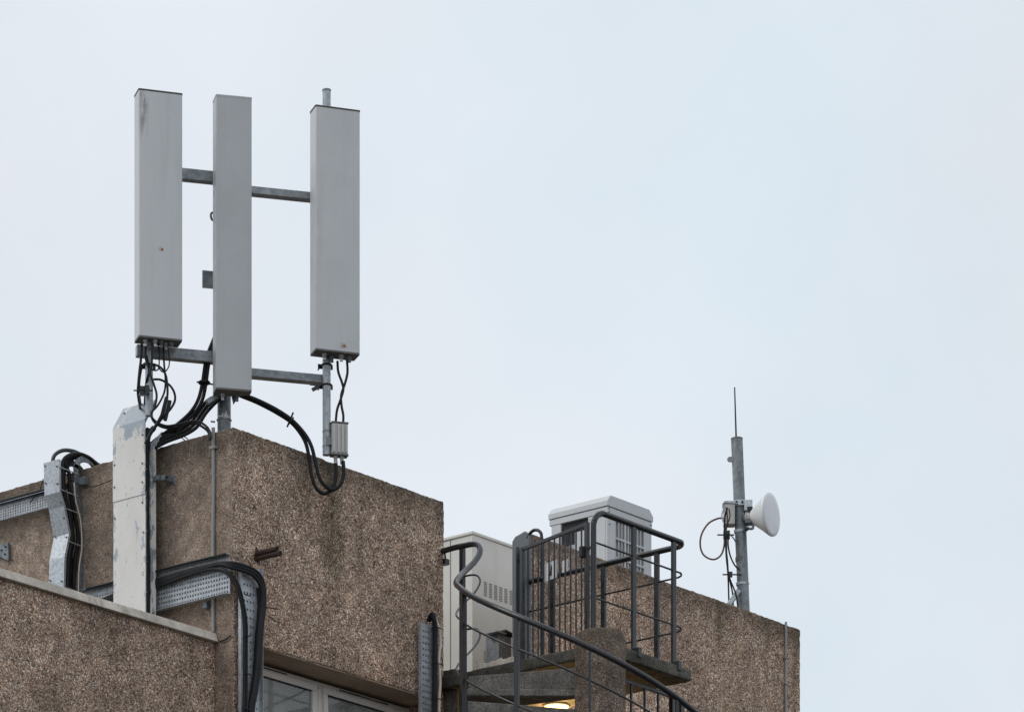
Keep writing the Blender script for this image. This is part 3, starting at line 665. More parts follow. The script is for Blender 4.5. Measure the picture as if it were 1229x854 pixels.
# ------------------------------------------------------------------ wavy cable ladder on the left
ZW = [12.765, 12.555, 12.43, 12.24, 12.02, 11.70, 10.91]                    # knuckles of the bent cover
SL = [(52.3, 555.6), (53.4, 594.6), (58.5, 612), (64.6, 644.7), (59.3, 672.5), (58.3, 700.4)]
yw0, yw1 = 1.69, 1.865
def xs(px, py):                                       # off-wall distance where the cover's far edge (y = yw1) is seen
    d = ray(px, py); tt = (yw1 - CAM.y) / d.y; p = CAM + d * tt; return p
KP = [xs(*p) for p in SL]; KP = [(p.x, p.z) for p in KP]; KP.append((KP[-1][0], 10.92))
wv = thing('cable_ladder', 'wavy galvanised cable ladder climbing over the parapet with bent cover', 'cable ladder', (KP[-1][0], 1.77, 10.92))
m_ = MB()
for (xa, za), (xb, zb_) in zip(KP[:-1], KP[1:]):
    m_.prism([V(xa, yw0, za), V(xa, yw1, za), V(xb, yw1, zb_), V(xb, yw0, zb_)], V(.003, 0, 0))
    m_.prism([V(xa + .003, yw1 - .003, za), V(xa + .03, yw1 - .003, za), V(xb + .03, yw1 - .003, zb_), V(xb + .003, yw1 - .003, zb_)], V(0, .003, 0))
    m_.prism([V(xa + .003, yw0, za), V(xa + .022, yw0, za), V(xb + .022, yw0, zb_), V(xb + .003, yw0, zb_)], V(0, .003, 0))
m_.build('cover', 'galv_lt', wv)
OFF = .215
for ya in (yw0 - .01, yw1 - .02):
    m_ = MB()
    for (xa, za), (xb, zb_) in zip(KP[:-1], KP[1:]):
        m_.prism([V(xa + OFF - .05, ya, za), V(xa + OFF, ya, za), V(xb + OFF, ya, zb_), V(xb + OFF - .05, ya, zb_)], V(0, .012, 0))
    # hook over the parapet
    xa, za = KP[0]; arc = [V(xa + OFF - .025 + .13 * (1 - math.cos(t_)), ya + .006, za - .03 + .10 * math.sin(t_)) for t_ in [math.pi * .8 * k / 8 for k in range(9)]]
    for p, r_ in zip(arc[:-1], arc[1:]): m_.bar(p, r_, .012, .05, V(0, 1, 0).cross(r_ - p).normalized())
    m_.build('side_rail', 'galv_dk', wv)
def xat(z):
    for (xa, za), (xb, zb_) in zip(KP[:-1], KP[1:]):
        if za >= z >= zb_: return xa + (xb - xa) * (za - z) / (za - zb_)
    return KP[-1][0] if z < KP[-1][1] else KP[0][0]
for z in (12.68, 12.50, 12.36, 11.72, 12.1):
    x = xat(z); m_ = MB(); m_.tube([V(x + .005, yw0 - .004, z + .012), V(x + OFF - .01, yw0 - .012, z)], .005, 8, False); m_.build('tie_rod', 'galv_lt', wv)
for z in (12.70, 12.42, 12.30, 12.15, 11.78, 12.56):
    for yy in (yw0 + .02, yw1 - .02):
        x = xat(z); m_ = MB(); m_.lathe(V(x, yy, z + (.03 if yy > 1.8 else 0)), V(-1, 0, 0), [(0, .008), (.005, .008), (.0055, .005), (.014, .005)], 8); m_.build('bolt', 'galv_dk', wv)
for z in (12.62, 12.13):
    m_ = MB(); x = xat(z) + OFF; m_.box(x - .01, 0.004, yw0 - .08, yw0 - .012, z - .03, z + .03); m_.build('stand_off', 'galv_dk', wv, bev=.002)
for i in range(8):
    yy = yw0 + .012 + .019 * i; ox = (.05, .14, .095, .12, .07, .045, .105, .16)[i]
    P_ = [V(xat(z) + ox, yy - .004, z) for z in (10.94, 11.5, 11.72, 11.9, 12.02, 12.14, 12.24, 12.34, 12.43, 12.55, 12.68)]
    e = (0, 4, 8, 12, 3, 0, 10, 6)[i]
    lp_ = [(63.5, 552), (67, 544.5), (77, 540), (91, 542), (101, 549), (110, 557), (117, 568)] if i == 5 else [(74.5 + e * .8, 556), (79 + e * .75, 548.5 + .1 * e), (90 + e * .6, 544 + e * .35), (101 + e * .5, 546 + e * .4), (111 + e * .4, 552 + e * .35), (119 + e * .3, 561), (125 + e * .2, 574)]
    P_ += [ony(x, y, yy - .006 * k) for k, (x, y) in enumerate(lp_)]
    cable(P_, .016, *(('grey cable on the wavy ladder arching highest over the parapet', None, 'rubber_grey') if i == 5 else ('grey cable among the black ones on the wavy ladder', None, 'rubber_grey') if i == 3 else ('black cable following the wavy ladder and arching over the parapet', 'cables on the wavy ladder', 'rubber')), sub=4)
cable([V(xat(z) + OFF - .06, yw0 - .012, z) for z in (10.94, 11.6, 11.9, 12.1, 12.3, 12.45, 12.6)], .006, 'thin pale cable along the wavy ladder', mat='wire_pale')
# sagging wire between ladder and riser
cable([onx(x, y, -.08) for x, y in ((74, 561), (85, 575), (98, 582), (112, 583.5), (126, 579), (136, 575))], .004, 'thin dark wire sagging between the wavy ladder and white riser', name='wire')
cable([onx(x, y, -.08) for x, y in ((52, 574), (47, 590), (40, 598), (36, 603))], .004, 'thin dark wire hanging from the wavy ladder onto the perforated tray', name='wire')

# ------------------------------------------------------------------ perforated trays
def tray(name_label, o, U, Vv, Wd, L, N, cols, flange, lips=True, row0=.02, group=None, slot=(.012, .010), pitch=.03, mat='galv_tray', odd=True):
    """sheet L long (U) by Wd wide (Vv) with punched slots, flanges folded to -N side (towards viewer N)"""
    t_ = thing('cable_tray', name_label, 'cable tray', o, group)
    us = [0.]; k = row0
    while k + slot[0] < L - .01: us += [k, k + slot[0]]; k += pitch
    us.append(L)
    vs_ = [0.]
    for c_ in cols: vs_ += [c_ * Wd - slot[1] / 2, c_ * Wd + slot[1] / 2]
    vs_.append(Wd)
    m_ = MB(); m_.holed(o, U, Vv, us, vs_, lambda i, j: i % 2 == 1 and j % 2 == 1 and (odd or ((i // 2) % 3 != 2 or (j // 2) % 2 == 0)))
    m_.build('perforated_plate', mat, t_, solid=.002)
    if lips:
        for s_, v in ((0, 0.), (1, Wd)):
            f_ = MB(); a = o + Vv * v; f_.prism([a, a + U * L, a + U * L + N * flange, a + N * flange], Vv * (.003 if s_ else -.003)); f_.build('flange', mat, t_)
    return t_
# along the tower's left face
Zt0, Zt1 = 11.405, 11.715
tray('perforated galvanised tray running along the tower wall behind the white riser', V(-.05, -.012, Zt0), V(0, 1, 0), V(0, 0, 1), Zt1 - Zt0, 1.62, V(-1, 0, 0), [.07, .19, .31, .43, .55, .67, .79, .91], .045, slot=(.014, .016), pitch=.029)
q = MB(); q.box(-.046, .004, .25, .29, Zt0 - .06, Zt0 - .012); q.build('tray_support', 'galv_dk', label='short steel stub under the perforated tray near the conduit', cat='bracket')
cable([V(-.094, -.005, Zt1 - .004), V(-.094, .5, Zt1 + .002), V(-.094, 1.0, Zt1 - .002), V(-.094, 1.55, Zt1)], .009, 'thin black cable lying along the lip of the lower perforated tray')
# high on the left
zA, zB = 12.463, 12.60
tray('perforated tray with dark lip high on the tower wall left of the wavy ladder', V(-.06, 1.86, zA), V(0, 1, 0), V(0, 0, 1), zB - zA, 2.6, V(-1, 0, 0), [.12, .28, .44, .60, .76], .04, slot=(.014, .014), pitch=.029)
for i in range(2):
    cable([V(-.085, 1.75, zB - .012 + .02 * i), V(-.085, 2.2, zB + .004 + .016 * i), V(-.085, 2.9, zB + .006 + .016 * i), V(-.085, 4.3, zB + .016 * i)], .012, 'black cable lying along the top lip of the high perforated tray', 'cables on the high tray')
# vertical one round the corner
VX0, VX1 = .013, .265
tray('tall perforated tray on the tower corner with cables tied down both sides', V(VX0, -.045, 9.8), V(0, 0, 1), V(1, 0, 0), VX1 - VX0, 11.655 - 9.8, V(0, -1, 0), [.26, .40, .54, .68, .82], .03, slot=(.018, .017), pitch=.064, row0=.03)
tray('narrow perforated tray with a pale cable at the tower end by the stair', V(2.19, -.045, 9.8), V(0, 0, 1), V(1, 0, 0), .176, 11.652 - 9.8, V(0, -1, 0), [.14, .32, .5, .68, .86], .03, slot=(.018, .016), pitch=.05, row0=.03)
# bundle on the lower tray, some turning the corner, two dropping early
def L_(px, py, o=-.09): return onx(px, py, o)
for i in range(5):
    dz = i * .0145
    P_ = [V(-.085 + .012 * (i % 2), 1.72, 11.50 + dz), V(-.085, 1.45, 11.53 + dz), V(-.085, 1.2, 11.56 + dz), V(-.085, .95, 11.575 + dz), V(-.088, .72, 11.59 + dz), V(-.09, .45, 11.615 + dz * .75), V(-.09, .22, 11.622 + dz * .6)]
    if i < 2:      # early drop, just left of the corner tray
        P_ += [V(-.085, .08, 11.605 + dz * .4), V(-.07, -.02, 11.545 + i * .02), V(-.04 + .02 * i, -.075, 11.45 + .02 * i), V(.005 + .028 * i, -.088, 11.30), V(.030 + .03 * i, -.088, 11.15), V(.030 + .03 * i, -.088, 10.9), V(.028 + .03 * i, -.088, 9.8)]
    else:
        e = (i - 2)
        P_ += [V(-.085, .06, 11.625 + dz * .5), V(-.05, -.05, 11.60 + e * .02), V(.05, -.095, 11.585 + e * .022), V(.15 + .015 * e, -.095, 11.565 + e * .022), V(.222 + .016 * e, -.095, 11.49 + .018 * e), V(.23 + .018 * e, -.09, 11.36), V(.195 + .02 * e, -.09, 11.15), V(.17 + .02 * e, -.088, 10.85), V(.13 + .02 * e, -.088, 10.65), V(.09 + .02 * e, -.088, 10.45), V(.08 + .02 * e, -.088, 9.8)]
    cable(P_, .012 if i < 2 else .0145, 'black cable leaving the wall tray and dropping down the left of the corner tray' if i < 2 else 'thick black cable wrapped round the tower corner down the right of its tray',
          'cables down the left of the corner tray' if i < 2 else 'cables down the right of the corner tray', sub=6)
for e in range(2):
    cable([V(.225 + .02 * e, -.065, 11.50), V(.24 + .02 * e, -.062, 11.36), V(.21 + .02 * e, -.062, 11.1), V(.18 + .02 * e, -.062, 10.8), V(.13 + .02 * e, -.062, 10.5), V(.11 + .02 * e, -.062, 9.8)], .018, 'thick black cable wrapped round the tower corner down the right of its tray', 'cables down the right of the corner tray')
for z in (11.40, 11.08, 10.78, 10.5):
    q = MB(); q.box(.012, .085, -.108, -.102, z - .004, z + .004); q.build('cable_tie', 'rubber', label='black cable tie across the cables on the corner tray', cat='cable tie', group='cable ties on the corner tray')
for i, z in enumerate((11.35, 11.29)):
    q = MB(); q.tube([V(.27, -.11, z + .0), V(.36, -.10, z + .012 - .03 * i), V(.43, -.10, z + .02 - .05 * i)], .004, 6); q.build('cable_tie', 'rubber', label='loose black tie tail sticking out from the corner cables', cat='cable tie', group='loose tie tails')
# right-hand tray cables
cable([V(2.345, -.02, 11.70), V(2.325, -.075, 11.735), V(2.33, -.09, 11.69), V(2.352, -.085, 11.60), V(2.356, -.08, 11.3), V(2.356, -.08, 10.9), V(2.36, -.08, 9.8)], .022, 'fat black cable hooking over the narrow tray by the stair')
cable([V(2.375, -.062, 9.8), V(2.375, -.062, 10.9), V(2.378, -.062, 11.55), V(2.365, -.06, 11.64)], .017, 'second black cable tucked behind the fat one on the narrow tray')
cable([V(2.34, -.06, 11.71), V(2.37, -.09, 11.67), V(2.405, -.09, 11.58), V(2.412, -.09, 11.50), V(2.393, -.09, 11.37), V(2.410, -.09, 11.2), V(2.394, -.09, 11.0), V(2.404, -.09, 10.8), V(2.398, -.09, 10.5), V(2.40, -.09, 9.8)], .0125, 'pale pinkish cable wavering down beside the narrow tray', mat='wire_pale')
for z in (11.63, 11.33, 11.04, 10.75):
    q = MB(); q.box(2.325, 2.425, -.112, -.107, z - .003, z + .003); q.build('cable_tie', 'rubber', label='black cable tie across the narrow tray cables by the stair', cat='cable tie', group='cable ties on the narrow tray')

# conduits and wall bits
y_c = .205
q = MB(); q.tube([V(-.014, y_c, 11.15), V(-.014, y_c + .004, 11.8), V(-.014, y_c - .003, 12.3), V(-.014, y_c, TOP + .03)], .0145, 10); con = q.build('conduit', 'conduit', label='thin grey conduit running up the tower wall near its corner', cat='conduit')
q = MB(); q.box(-.034, .006, y_c - .035, y_c + .03, 12.60, 12.622); q.build('clip', 'conduit', con)
xc = ony(942, 770, 0).x
q = MB(); q.tube([V(xc, -.012, 9.8), V(xc + .004, -.012, 11.4), V(xc - .004, -.012, 12.2), V(xc, -.012, TOP + .01)], .0115, 10); con2 = q.build('conduit', 'conduit', label='thin grey conduit near the end of the far parapet wall', cat='conduit')
for z in (ony(942, 789, 0).z, ony(942, 820, 0).z): q = MB(); q.box(xc - .028, xc + .028, -.028, .006, z - .008, z + .008); q.build('clip', 'conduit', con2)
ru = thing('pipe_stub', 'pair of rusty pipe stubs projecting from the tower wall', 'pipe', (.28, 0, 11.74))
for x, z, L in ((.268, 11.795, .24), (.275, 11.757, .27)):
    q = MB(); q.lathe(V(x, .02, z), V(.02, -1, .0), [(0, .021), (L, .021), (L, .015), (L - .04, .014)], 14, cap=False); q.lathe(V(x, .02, z) + V(.02, -1, 0).normalized() * (L - .04), V(.02, -1, 0), [(0, .0155), (.001, .0155)], 14); q.build('pipe', 'rust', ru)
q = MB(); q.prism([V(.235, -.005, 11.74), V(.305, -.005, 11.72), V(.29, -.005, 11.825), V(.262, -.005, 11.855)], V(0, .012, 0)); q.build('plate', 'rust', ru)
lb = onx(5, 662, -.03)
q = MB(); q.prism([V(-.01, lb.y - .05, lb.z - .08), V(-.01, lb.y - .045, lb.z + .075), V(-.01, lb.y + .12, lb.z + .07), V(-.01, lb.y + .12, lb.z + .0)], V(-.02, 0, 0)); lbo = q.build('gusset_plate', 'galv_dk', bev=.002, label='small triangular galvanised gusset on the tower wall above the coping', cat='bracket')
for dy, dz in ((-.02, .04), (.03, .02), (.08, .045), (-.01, -.02)):
    q = MB(); q.lathe(V(-.03, lb.y + dy, lb.z + dz), V(-1, 0, 0), [(0, .008), (.008, .008)], 8); q.build('bolt', 'dark', lbo)
q = MB(); p0 = onx(263.5, 769, -.012); p1 = onx(277, 762, -.012); q.tube([p0, (p0 + p1) / 2 - UP * .01, p1 + V(0, -.0, 0)], .005, 6); q.build('wire', 'rubber', label='short dark wire from the coping end to the corner tray', cat='wire')

# ------------------------------------------------------------------ spiral stair, landing and balustrade
CC = V(2.466, -1.75, 0)
st = thing('spiral_staircase', 'concrete spiral stair with round column, landing and charcoal steel balustrade', 'staircase', (CC.x, CC.y, 0))
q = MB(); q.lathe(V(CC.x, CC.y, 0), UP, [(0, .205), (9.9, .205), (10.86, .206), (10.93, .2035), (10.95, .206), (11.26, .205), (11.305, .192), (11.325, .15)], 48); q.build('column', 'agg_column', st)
LX1 = 3.645; LT = RF; LB_ = RF - .10
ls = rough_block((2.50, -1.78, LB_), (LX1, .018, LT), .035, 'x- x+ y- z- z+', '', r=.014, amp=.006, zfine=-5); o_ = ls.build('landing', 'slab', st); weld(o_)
RO = 1.12
def pol(th, r, z): return V(CC.x + r * math.cos(R_(th)), CC.y + r * math.sin(R_(th)), z)
steps = [(113, 11.055, .17, .03), (130.5, 10.865, .055, .0), (146.5, 10.69, .16, .03)]
th, z = 146.5, 10.69
for i in range(12): th += 17.5; z -= .185; steps.append((th, z, .06 if i % 2 == 0 else .16, 0 if i % 2 == 0 else .03))
for th, z, tk, sh in steps:
    a0 = th - 27; m_ = MB(); poly = [pol(th, .19, z)] + [pol(th, RO, z)] + [pol(th - 27 * k / 6, RO, z) for k in range(1, 7)] + [pol(a0, .19, z)]
    m_.prism(poly, V(0, 0, -tk)); m_.build('tread', 'stair', st, bev=.008)
hz = lambda th: 10.84 + (219.7 - th) * .0100
RH = 1.16
def hpath(dz, r=RH):
    P_ = [V(2.525, -.02, 12.315)] + [at(*p) for p in ((544, 657.2, 36.84), (556, 654.6, 36.77), (567, 652.6, 36.70), (573.5, 654, 36.63), (576.3, 660, 36.56), (573.5, 668, 36.48), (566.5, 677, 36.36), (557.5, 685.5, 36.2), (550.8, 692.5, 36.0), (547.6, 699.5, 35.8))]
    for th in range(142, 400, 12): P_.append(pol(th, r, hz(th)))
    return [p + UP * dz for p in P_]
q = MB(); q.tube(hpath(0), .024, 14, True, 5); q.build('handrail', 'rail', st)
for dz in (-.255, -.70):
    q = MB(); q.tube(hpath(dz, RH)[2:], .0085, 8, True, 5); q.build('mid_rail', 'rail', st)
# stair posts
q = MB(); q.box(2.505, 2.545, -.255, -.215, RF - .3, 12.30); q.build('post', 'rail', st, bev=.004)
def spost(th, w_, z0):
    p = pol(th, RH, 0); q = MB(); d = V(math.cos(R_(th)), math.sin(R_(th)), 0); s_ = V(-d.y, d.x, 0)
    q.obox(V(p.x, p.y, (z0 + hz(th)) / 2), d * w_ * .35, s_ * w_ / 2, UP * ((hz(th) - z0) / 2)); q.build('post', 'rail', st, bev=.004)
spost(147.5, .062, 9.6); spost(184, .040, 9.4); spost(214.5, .022, 9.6); spost(250, .03, 9.2); spost(285, .03, 8.9); spost(320, .03, 8.5)
# landing balustrade
YF, XS = -1.725, 3.655; HZ = 12.305
xv = ony(712.3, 700, YF).x
def lpath(z, r=.12):
    P_ = [V(x, YF, z) for x in (xv, xv + .4, xv + .8)]
    P_ += [V(XS - r + r * math.sin(t_), YF + r - r * math.cos(t_), z) for t_ in [math.pi / 2 * k / 5 for k in range(6)]]
    P_ += [V(XS, y, z) for y in (YF + .4, YF + .9, YF + 1.3, -.02)]; return P_
hl = [V(xv, YF, LT + .01), V(xv, YF, 11.7), V(xv, YF, HZ - .15)] + [V(xv + .14 - .14 * math.cos(t_), YF, HZ - .14 + .14 * math.sin(t_)) for t_ in [math.pi / 2 * k / 5 for k in range(1, 6)]] + lpath(HZ)[1:]
q = MB(); q.tube(hl, .0245, 14, True, 4); q.build('landing_handrail', 'rail', st)
for z in (12.05, 11.60):
    q = MB(); q.tube(lpath(z), .0085, 8, True, 5); q.build('mid_rail', 'rail', st)
for px in (760.5, 808.5):
    x = ony(px, 700, YF).x; q = MB(); q.box(x - .024, x + .024, YF - .012, YF + .012, LT - .03, HZ); q.box(x - .022, x + .022, YF - .068, YF - .0125, LT - .045, LT + .035); q.build('post', 'rail', st, bev=.003)
for px in (663.5, 724.5, 788.5):
    y = onx(px, 760, XS).y; q = MB(); q.box(XS - .016, XS + .012, y - .022, y + .022, LT, HZ); q.build('post', 'rail', st, bev=.003)
q = MB(); hp = [V(3.66, .0, 12.68), V(3.66, -.03, 12.72), V(3.66, -.08, 12.738), V(3.66, -.135, 12.715), V(3.66, -.16, 12.64), V(3.66, -.16, 12.3), V(3.66, -.16, LT)]; q.tube(hp, .014, 12, True, 5); q.build('grab_hoop', 'rail', st)

# gate
H0 = V(3.545, -.04, 0); E0 = V(3.335, -.915, 0); gd = (E0 - H0).normalized(); gl = (E0 - H0).length; gn = V(-gd.y, gd.x, 0)
zt, zb_ = 12.555, LT + .07
gt = thing('gate', 'open charcoal barred gate at the top of the spiral stair', 'gate', (H0.x, H0.y, LT))
def gp(s_, z): return H0 + gd * s_ + UP * z
q = MB(); q.bar(gp(0, zt), gp(gl, zt), .022, .03); q.build('top_rail', 'rail', gt, bev=.003)
q = MB(); q.bar(gp(0, zb_), gp(gl, zb_), .022, .03); q.build('bottom_rail', 'rail', gt, bev=.003)
for s_, w_ in ((.0, .035), (gl, .042)):
    q = MB(); c = gp(s_, (zt + zb_) / 2); q.obox(c, gd * w_ / 2, gn * .015, UP * ((zt - zb_) / 2 + .016)); q.build('stile', 'rail', gt, bev=.003)
for i in range(11):
    s_ = gl * (i + 1) / 12; q = MB(); q.tube([gp(s_, zb_), gp(s_, zt)], .0075, 8, False); q.build('bar', 'rail', gt)
q = MB(); c = gp(gl - .04, 12.33); q.obox(c - gn * .01, gd * .02, gn * .03, UP * .045); q.bar(c + gd * .02 + UP * .02, c + gd * .13 + UP * .02, .02, .022); q.build('latch', 'dark', gt, bev=.003)
for (s0, s1, za, zb2) in ((.30, .47, 12.215, 12.365), (.545, .625, 12.235, 12.335)):
    q = MB(); q.obox(gp((s0 + s1) / 2, (za + zb2) / 2) + V(.02, .004, 0), gd * ((s1 - s0) / 2), gn * .002, UP * ((zb2 - za) / 2)); q.build('sign_plate', 'white', gt)
q = MB(); q.prism([gp(.37, 12.25) + V(.016, 0, 0), gp(.395, 12.24) + V(.016, 0, 0), gp(.40, 12.32) + V(.016, 0, 0), gp(.38, 12.345) + V(.016, 0, 0)], -gn * .001); q.build('rust_patch', 'rust', gt)
gpst = MB(); gpst.prism([V(3.648, .16, RF), V(3.648, -.03, RF), V(3.648, -.03, 12.715), V(3.648, .02, 12.745), V(3.648, .13, 12.715), V(3.648, .16, 12.68)], V(.030, 0, 0)); gpst.build('gate_post', 'gatepaint', gt, bev=.004)
q = MB(); q.box(3.605, 3.647, -.024, -.012, RF, 12.60); q.box(3.605, 3.612, -.0115, .03, RF, 12.60); q.build('post_angle', 'gatepaint', gt, bev=.003)
q = MB(); q.box(3.61, 3.6475, .085, .125, RF, 12.62); q.build('closing_stop', 'gatepaint', gt, bev=.003)
q = MB(); q.box(3.630, 3.647, .04, .08, 12.5, 12.56); q.build('lock_keep', 'dark', gt)
# bracket ledge and lower railing below the landing
YL = -1.58
lr = thing('lower_railing', 'dark barred railing below the landing beside the column', 'railing', (3.3, YL, 9.9))
xa, xb = 2.72, ony(810, 836, YL).x; zr = ony(790, 829.5, YL).z
q = MB(); q.bar(V(xa, YL, zr), V(xb, YL, zr), .03, .03); q.build('top_rail', 'rail', lr, bev=.003)
for px in (757.6, 773.7, 790):
    x = ony(px, 840, YL).x; q = MB(); q.box(x - .008, x + .008, YL - .008, YL + .008, 9.9, zr); q.build('bar', 'rail', lr)
for px, w_ in ((807, .045), ):
    x = ony(px, 840, YL).x; q = MB(); q.box(x - w_ / 2, x + w_ / 2, YL - .02, YL + .02, 9.9, zr + .015); q.build('post', 'rail', lr, bev=.003)
q = MB(); x = ony(817.5, 840, YL).x; q.box(x - .025, x + .022, YL - .02, YL + .02, 9.85, ony(817, 837, YL).z); q.build('gate_stop', 'rail', lr, bev=.003)
q = MB(); q.bar(V(xa, YL, 10.02), V(xb, YL, 10.02), .03, .03); q.build('bottom_rail', 'rail', lr, bev=.003)
lsl = MB(); lsl.box(2.5, 3.9, -1.75, .016, 9.74, 9.9); lsl.build('lower_landing', 'slab', st, bev=.01)

# lit bulkhead lamp under the landing
lp_ = onz(668, 848, LB_ - .02); lamp = thing('bulkhead_lamp', 'lit warm bulkhead lamp fixed under the stair landing', 'lamp', (lp_.x, lp_.y, LB_ - .06))
q = MB(); q.lathe(V(lp_.x, lp_.y, LB_ + .004), -UP, [(0, .108), (.022, .108), (.024, .095)], 32); q.build('base', 'white', lamp)
q = MB(); q.lathe(V(lp_.x, lp_.y, LB_ - .020), -UP, [(0, .095), (.02, .088), (.032, .06), (.038, .02)], 32); q.build('diffuser', 'glow', lamp)
pl = bpy.data.lights.new('lamp_light', 'POINT'); pl.energy = 20; pl.color = (1, .62, .24); pl.shadow_soft_size = .08
po = bpy.data.objects.new('lamp_light', pl); COL.objects.link(po); po.parent = lamp; po.location = (0, 0, -.16)

q = MB(); q.box(2.545, 2.60, -.03, .05, 12.215, 12.26); q.tube([V(2.56, -.02, 12.24), V(2.525, -.04, 12.31)], .008, 8, False); q.build('rail_bracket', 'rail', st)

# ------------------------------------------------------------------ equipment cabinet behind the gap
YC = 1.0; c0 = ony(567, 637, YC); xr = 5.05; zc1 = c0.z - .03
yb = 1.62
cab = thing('equipment_cabinet', 'tall beige equipment cabinet with slotted vents behind the stair gate', 'cabinet', ((c0.x + xr) / 2, YC + .3, RF))
q = MB(); q.box(c0.x, xr, YC + .02, yb, RF, zc1); q.build('body', 'beige', cab, bev=.004)
q = MB(); q.box(c0.x - .012, xr + .012, YC - .012, yb + .01, zc1 + .002, zc1 + .03); q.build('roof_cap', 'beige', cab, bev=.006)
q = MB(); q.box(c0.x - .0035, c0.x - .0005, YC + .25, YC + .255, RF, zc1); q.build('seam', 'under', cab)
q = MB(); q.box(c0.x - .001, c0.x + .003, YC + .0015, YC + .0195, RF, zc1); q.build('side_return', 'beige', cab)
# front sheet with real vent slots over a near-black sheet painted as the shade inside
va, vb = ony(580.5, 706, YC), ony(618, 717, YC); vz1, vz0 = ony(581, 696.5, YC).z, ony(581, 714.5, YC).z
us = [0.]; xx = va.x - c0.x
us += []
sw, sp = .046, .0705; k = xx
cols_ = []
while k < xx + .62: cols_ += [k, k + sw]; k += sp
us = [0.] + cols_ + [xr - c0.x]
def rows(z1_, z0_, n, h): return [v for i in range(n) for v in (z0_ + (z1_ - z0_) * i / n, z0_ + (z1_ - z0_) * i / n + h)]
r1 = rows(vz1 - RF, vz0 - RF, 9, .0072)
lvz1 = ony(580, 779, YC).z - RF; lvz0 = lvz1 - .16
r2 = rows(lvz1, lvz0, 9, .0072)
vs_ = [0.] + r2 + r1 + [zc1 - RF]
q = MB(); q.holed(V(c0.x, YC, RF), V(1, 0, 0), UP, us, vs_, lambda i, j: i % 2 == 1 and j % 2 == 1); q.build('vent_panel', 'beige', cab, solid=.002)
q = MB(); q.box(c0.x + .004, xr, YC + .006, YC + .018, RF + .3, zc1 - .3); q.build('vent_shade_sheet', 'dark', cab)  # dark colour stands in for the cabinet's shaded inside
for px, py in ((572, 650), (572, 677), (573, 722), (572, 794), (566, 683)):
    p = ony(px, py, YC); q = MB(); q.lathe(p, V(0, -1, 0), [(0, .007), (.004, .007)], 8); q.build('screw', 'metal', cab)
# small duct hood and rubble on the landing edge
hd0 = ony(606.5, 793, .45)
hood = thing('duct_hood', 'small grey sheet metal duct hood standing by the beige cabinet', 'duct hood', (hd0.x, .45, RF))
hw = .085
zh = ony(606, 762, .45).z
q = MB(); q.box(hd0.x - hw, hd0.x + hw, .45, .60, RF, zh); q.build('body', 'galv_dk', hood, bev=.004)
q = MB(); q.box(hd0.x - hw - .06, hd0.x - hw * .2, .42, .56, zh + .002, zh + .012); q.build('flap', 'galv', hood)
q = MB(); q.bar(V(hd0.x - hw * .5, .46, zh + .03), V(hd0.x + hw * 1.1, .46, zh + .012), .1, .016); q.build('lid', 'dark', hood)
for i, (px, py, s_) in enumerate(((578, 800, .05), (588, 797, .06), (598, 794, .055), (608, 791, .05), (613, 790, .035))):
    p = onx(px, py, 2.54); m_ = MB()
    vs = [V(p.x + s_ * .6 * a_, p.y + s_ * b_ * 1.3, RF - .003 + (.05 if k else 0) * (.75 + .5 * random.random())) for k in (0, 1) for a_, b_ in ((-1 + .3 * k, -.8), (.9 - .3 * k, -1 + .4 * k), (1 - .4 * k, .8 - .3 * k), (-.7 + .2 * k, 1 - .5 * k))]
    m_.add(vs, [(3, 2, 1, 0), (4, 5, 6, 7), (0, 1, 5, 4), (1, 2, 6, 5), (2, 3, 7, 6), (3, 0, 4, 7)]); m_.build('paving_scrap', 'coping', bev=.004, label='flat pale scrap of broken slab lying on the landing edge by the cabinet', cat='rubble', group='slab scraps on the landing')

# ------------------------------------------------------------------ ventilation housing on the far roof
YH_ = 1.5; h0 = ony(729, 593, YH_); hx0 = h0.x; hx1 = ony(782, 620, YH_).x; hy1 = onx(660, 612, hx0).y; HT = h0.z; HB = HT - 1.15
hut = thing('ventilation_housing', 'light grey sheet metal ventilation housing with louvred side above the far parapet', 'ventilation unit', ((hx0 + hx1) / 2, (YH_ + hy1) / 2, HB))
q = MB(); q.box(hx0 - .05, hx1 + .05, YH_ - .05, hy1 + .05, RF, HB - .002); q.build('plinth', 'coping', hut, bev=.01)
ch = .095; zc = HT - .235                                  # chamfered lid
lid = MB()
def ring_(ins, z): return [V(hx0 - .012 + ins, YH_ - .012 + ins, z), V(hx1 + .012 - ins, YH_ - .012 + ins, z), V(hx1 + .012 - ins, hy1 + .012 - ins, z), V(hx0 - .012 + ins, hy1 + .012 - ins, z)]
# lid: the two sides that face left are pitched, gable ends upright
a0, a1 = hx0 - .012, hx1 + .012; b0, b1 = YH_ - .012, hy1 + .012
prof = [(a0, HT - .185), (a0, HT - .075), (a0 + ch, HT), (a1 - ch, HT), (a1, HT - .075), (a1, HT - .185)]
prof = [(a0, HT - .105), (a0, HT - .058), (a0 + .05, HT), (a1 - .055, HT), (a1, HT - .06), (a1, HT - .105)]
lid.prism([V(x, b0, z) for x, z in prof], V(0, b1 - b0, 0)); lid.build('lid', 'hut', hut, bev=.004)
q = MB(); q.box(hx0 - .004, hx1 + .004, YH_ - .004, hy1 + .004, HT - .165, HT - .111); q.build('top_band', 'hut', hut, bev=.003)
q = MB(); q.box(hx0 + .01, hx1 - .01, YH_ + .01, hy1 - .01, HT - .112, HT - .104); q.build('joint', 'dark', hut)
zb2, zt2 = HB, HT - .168
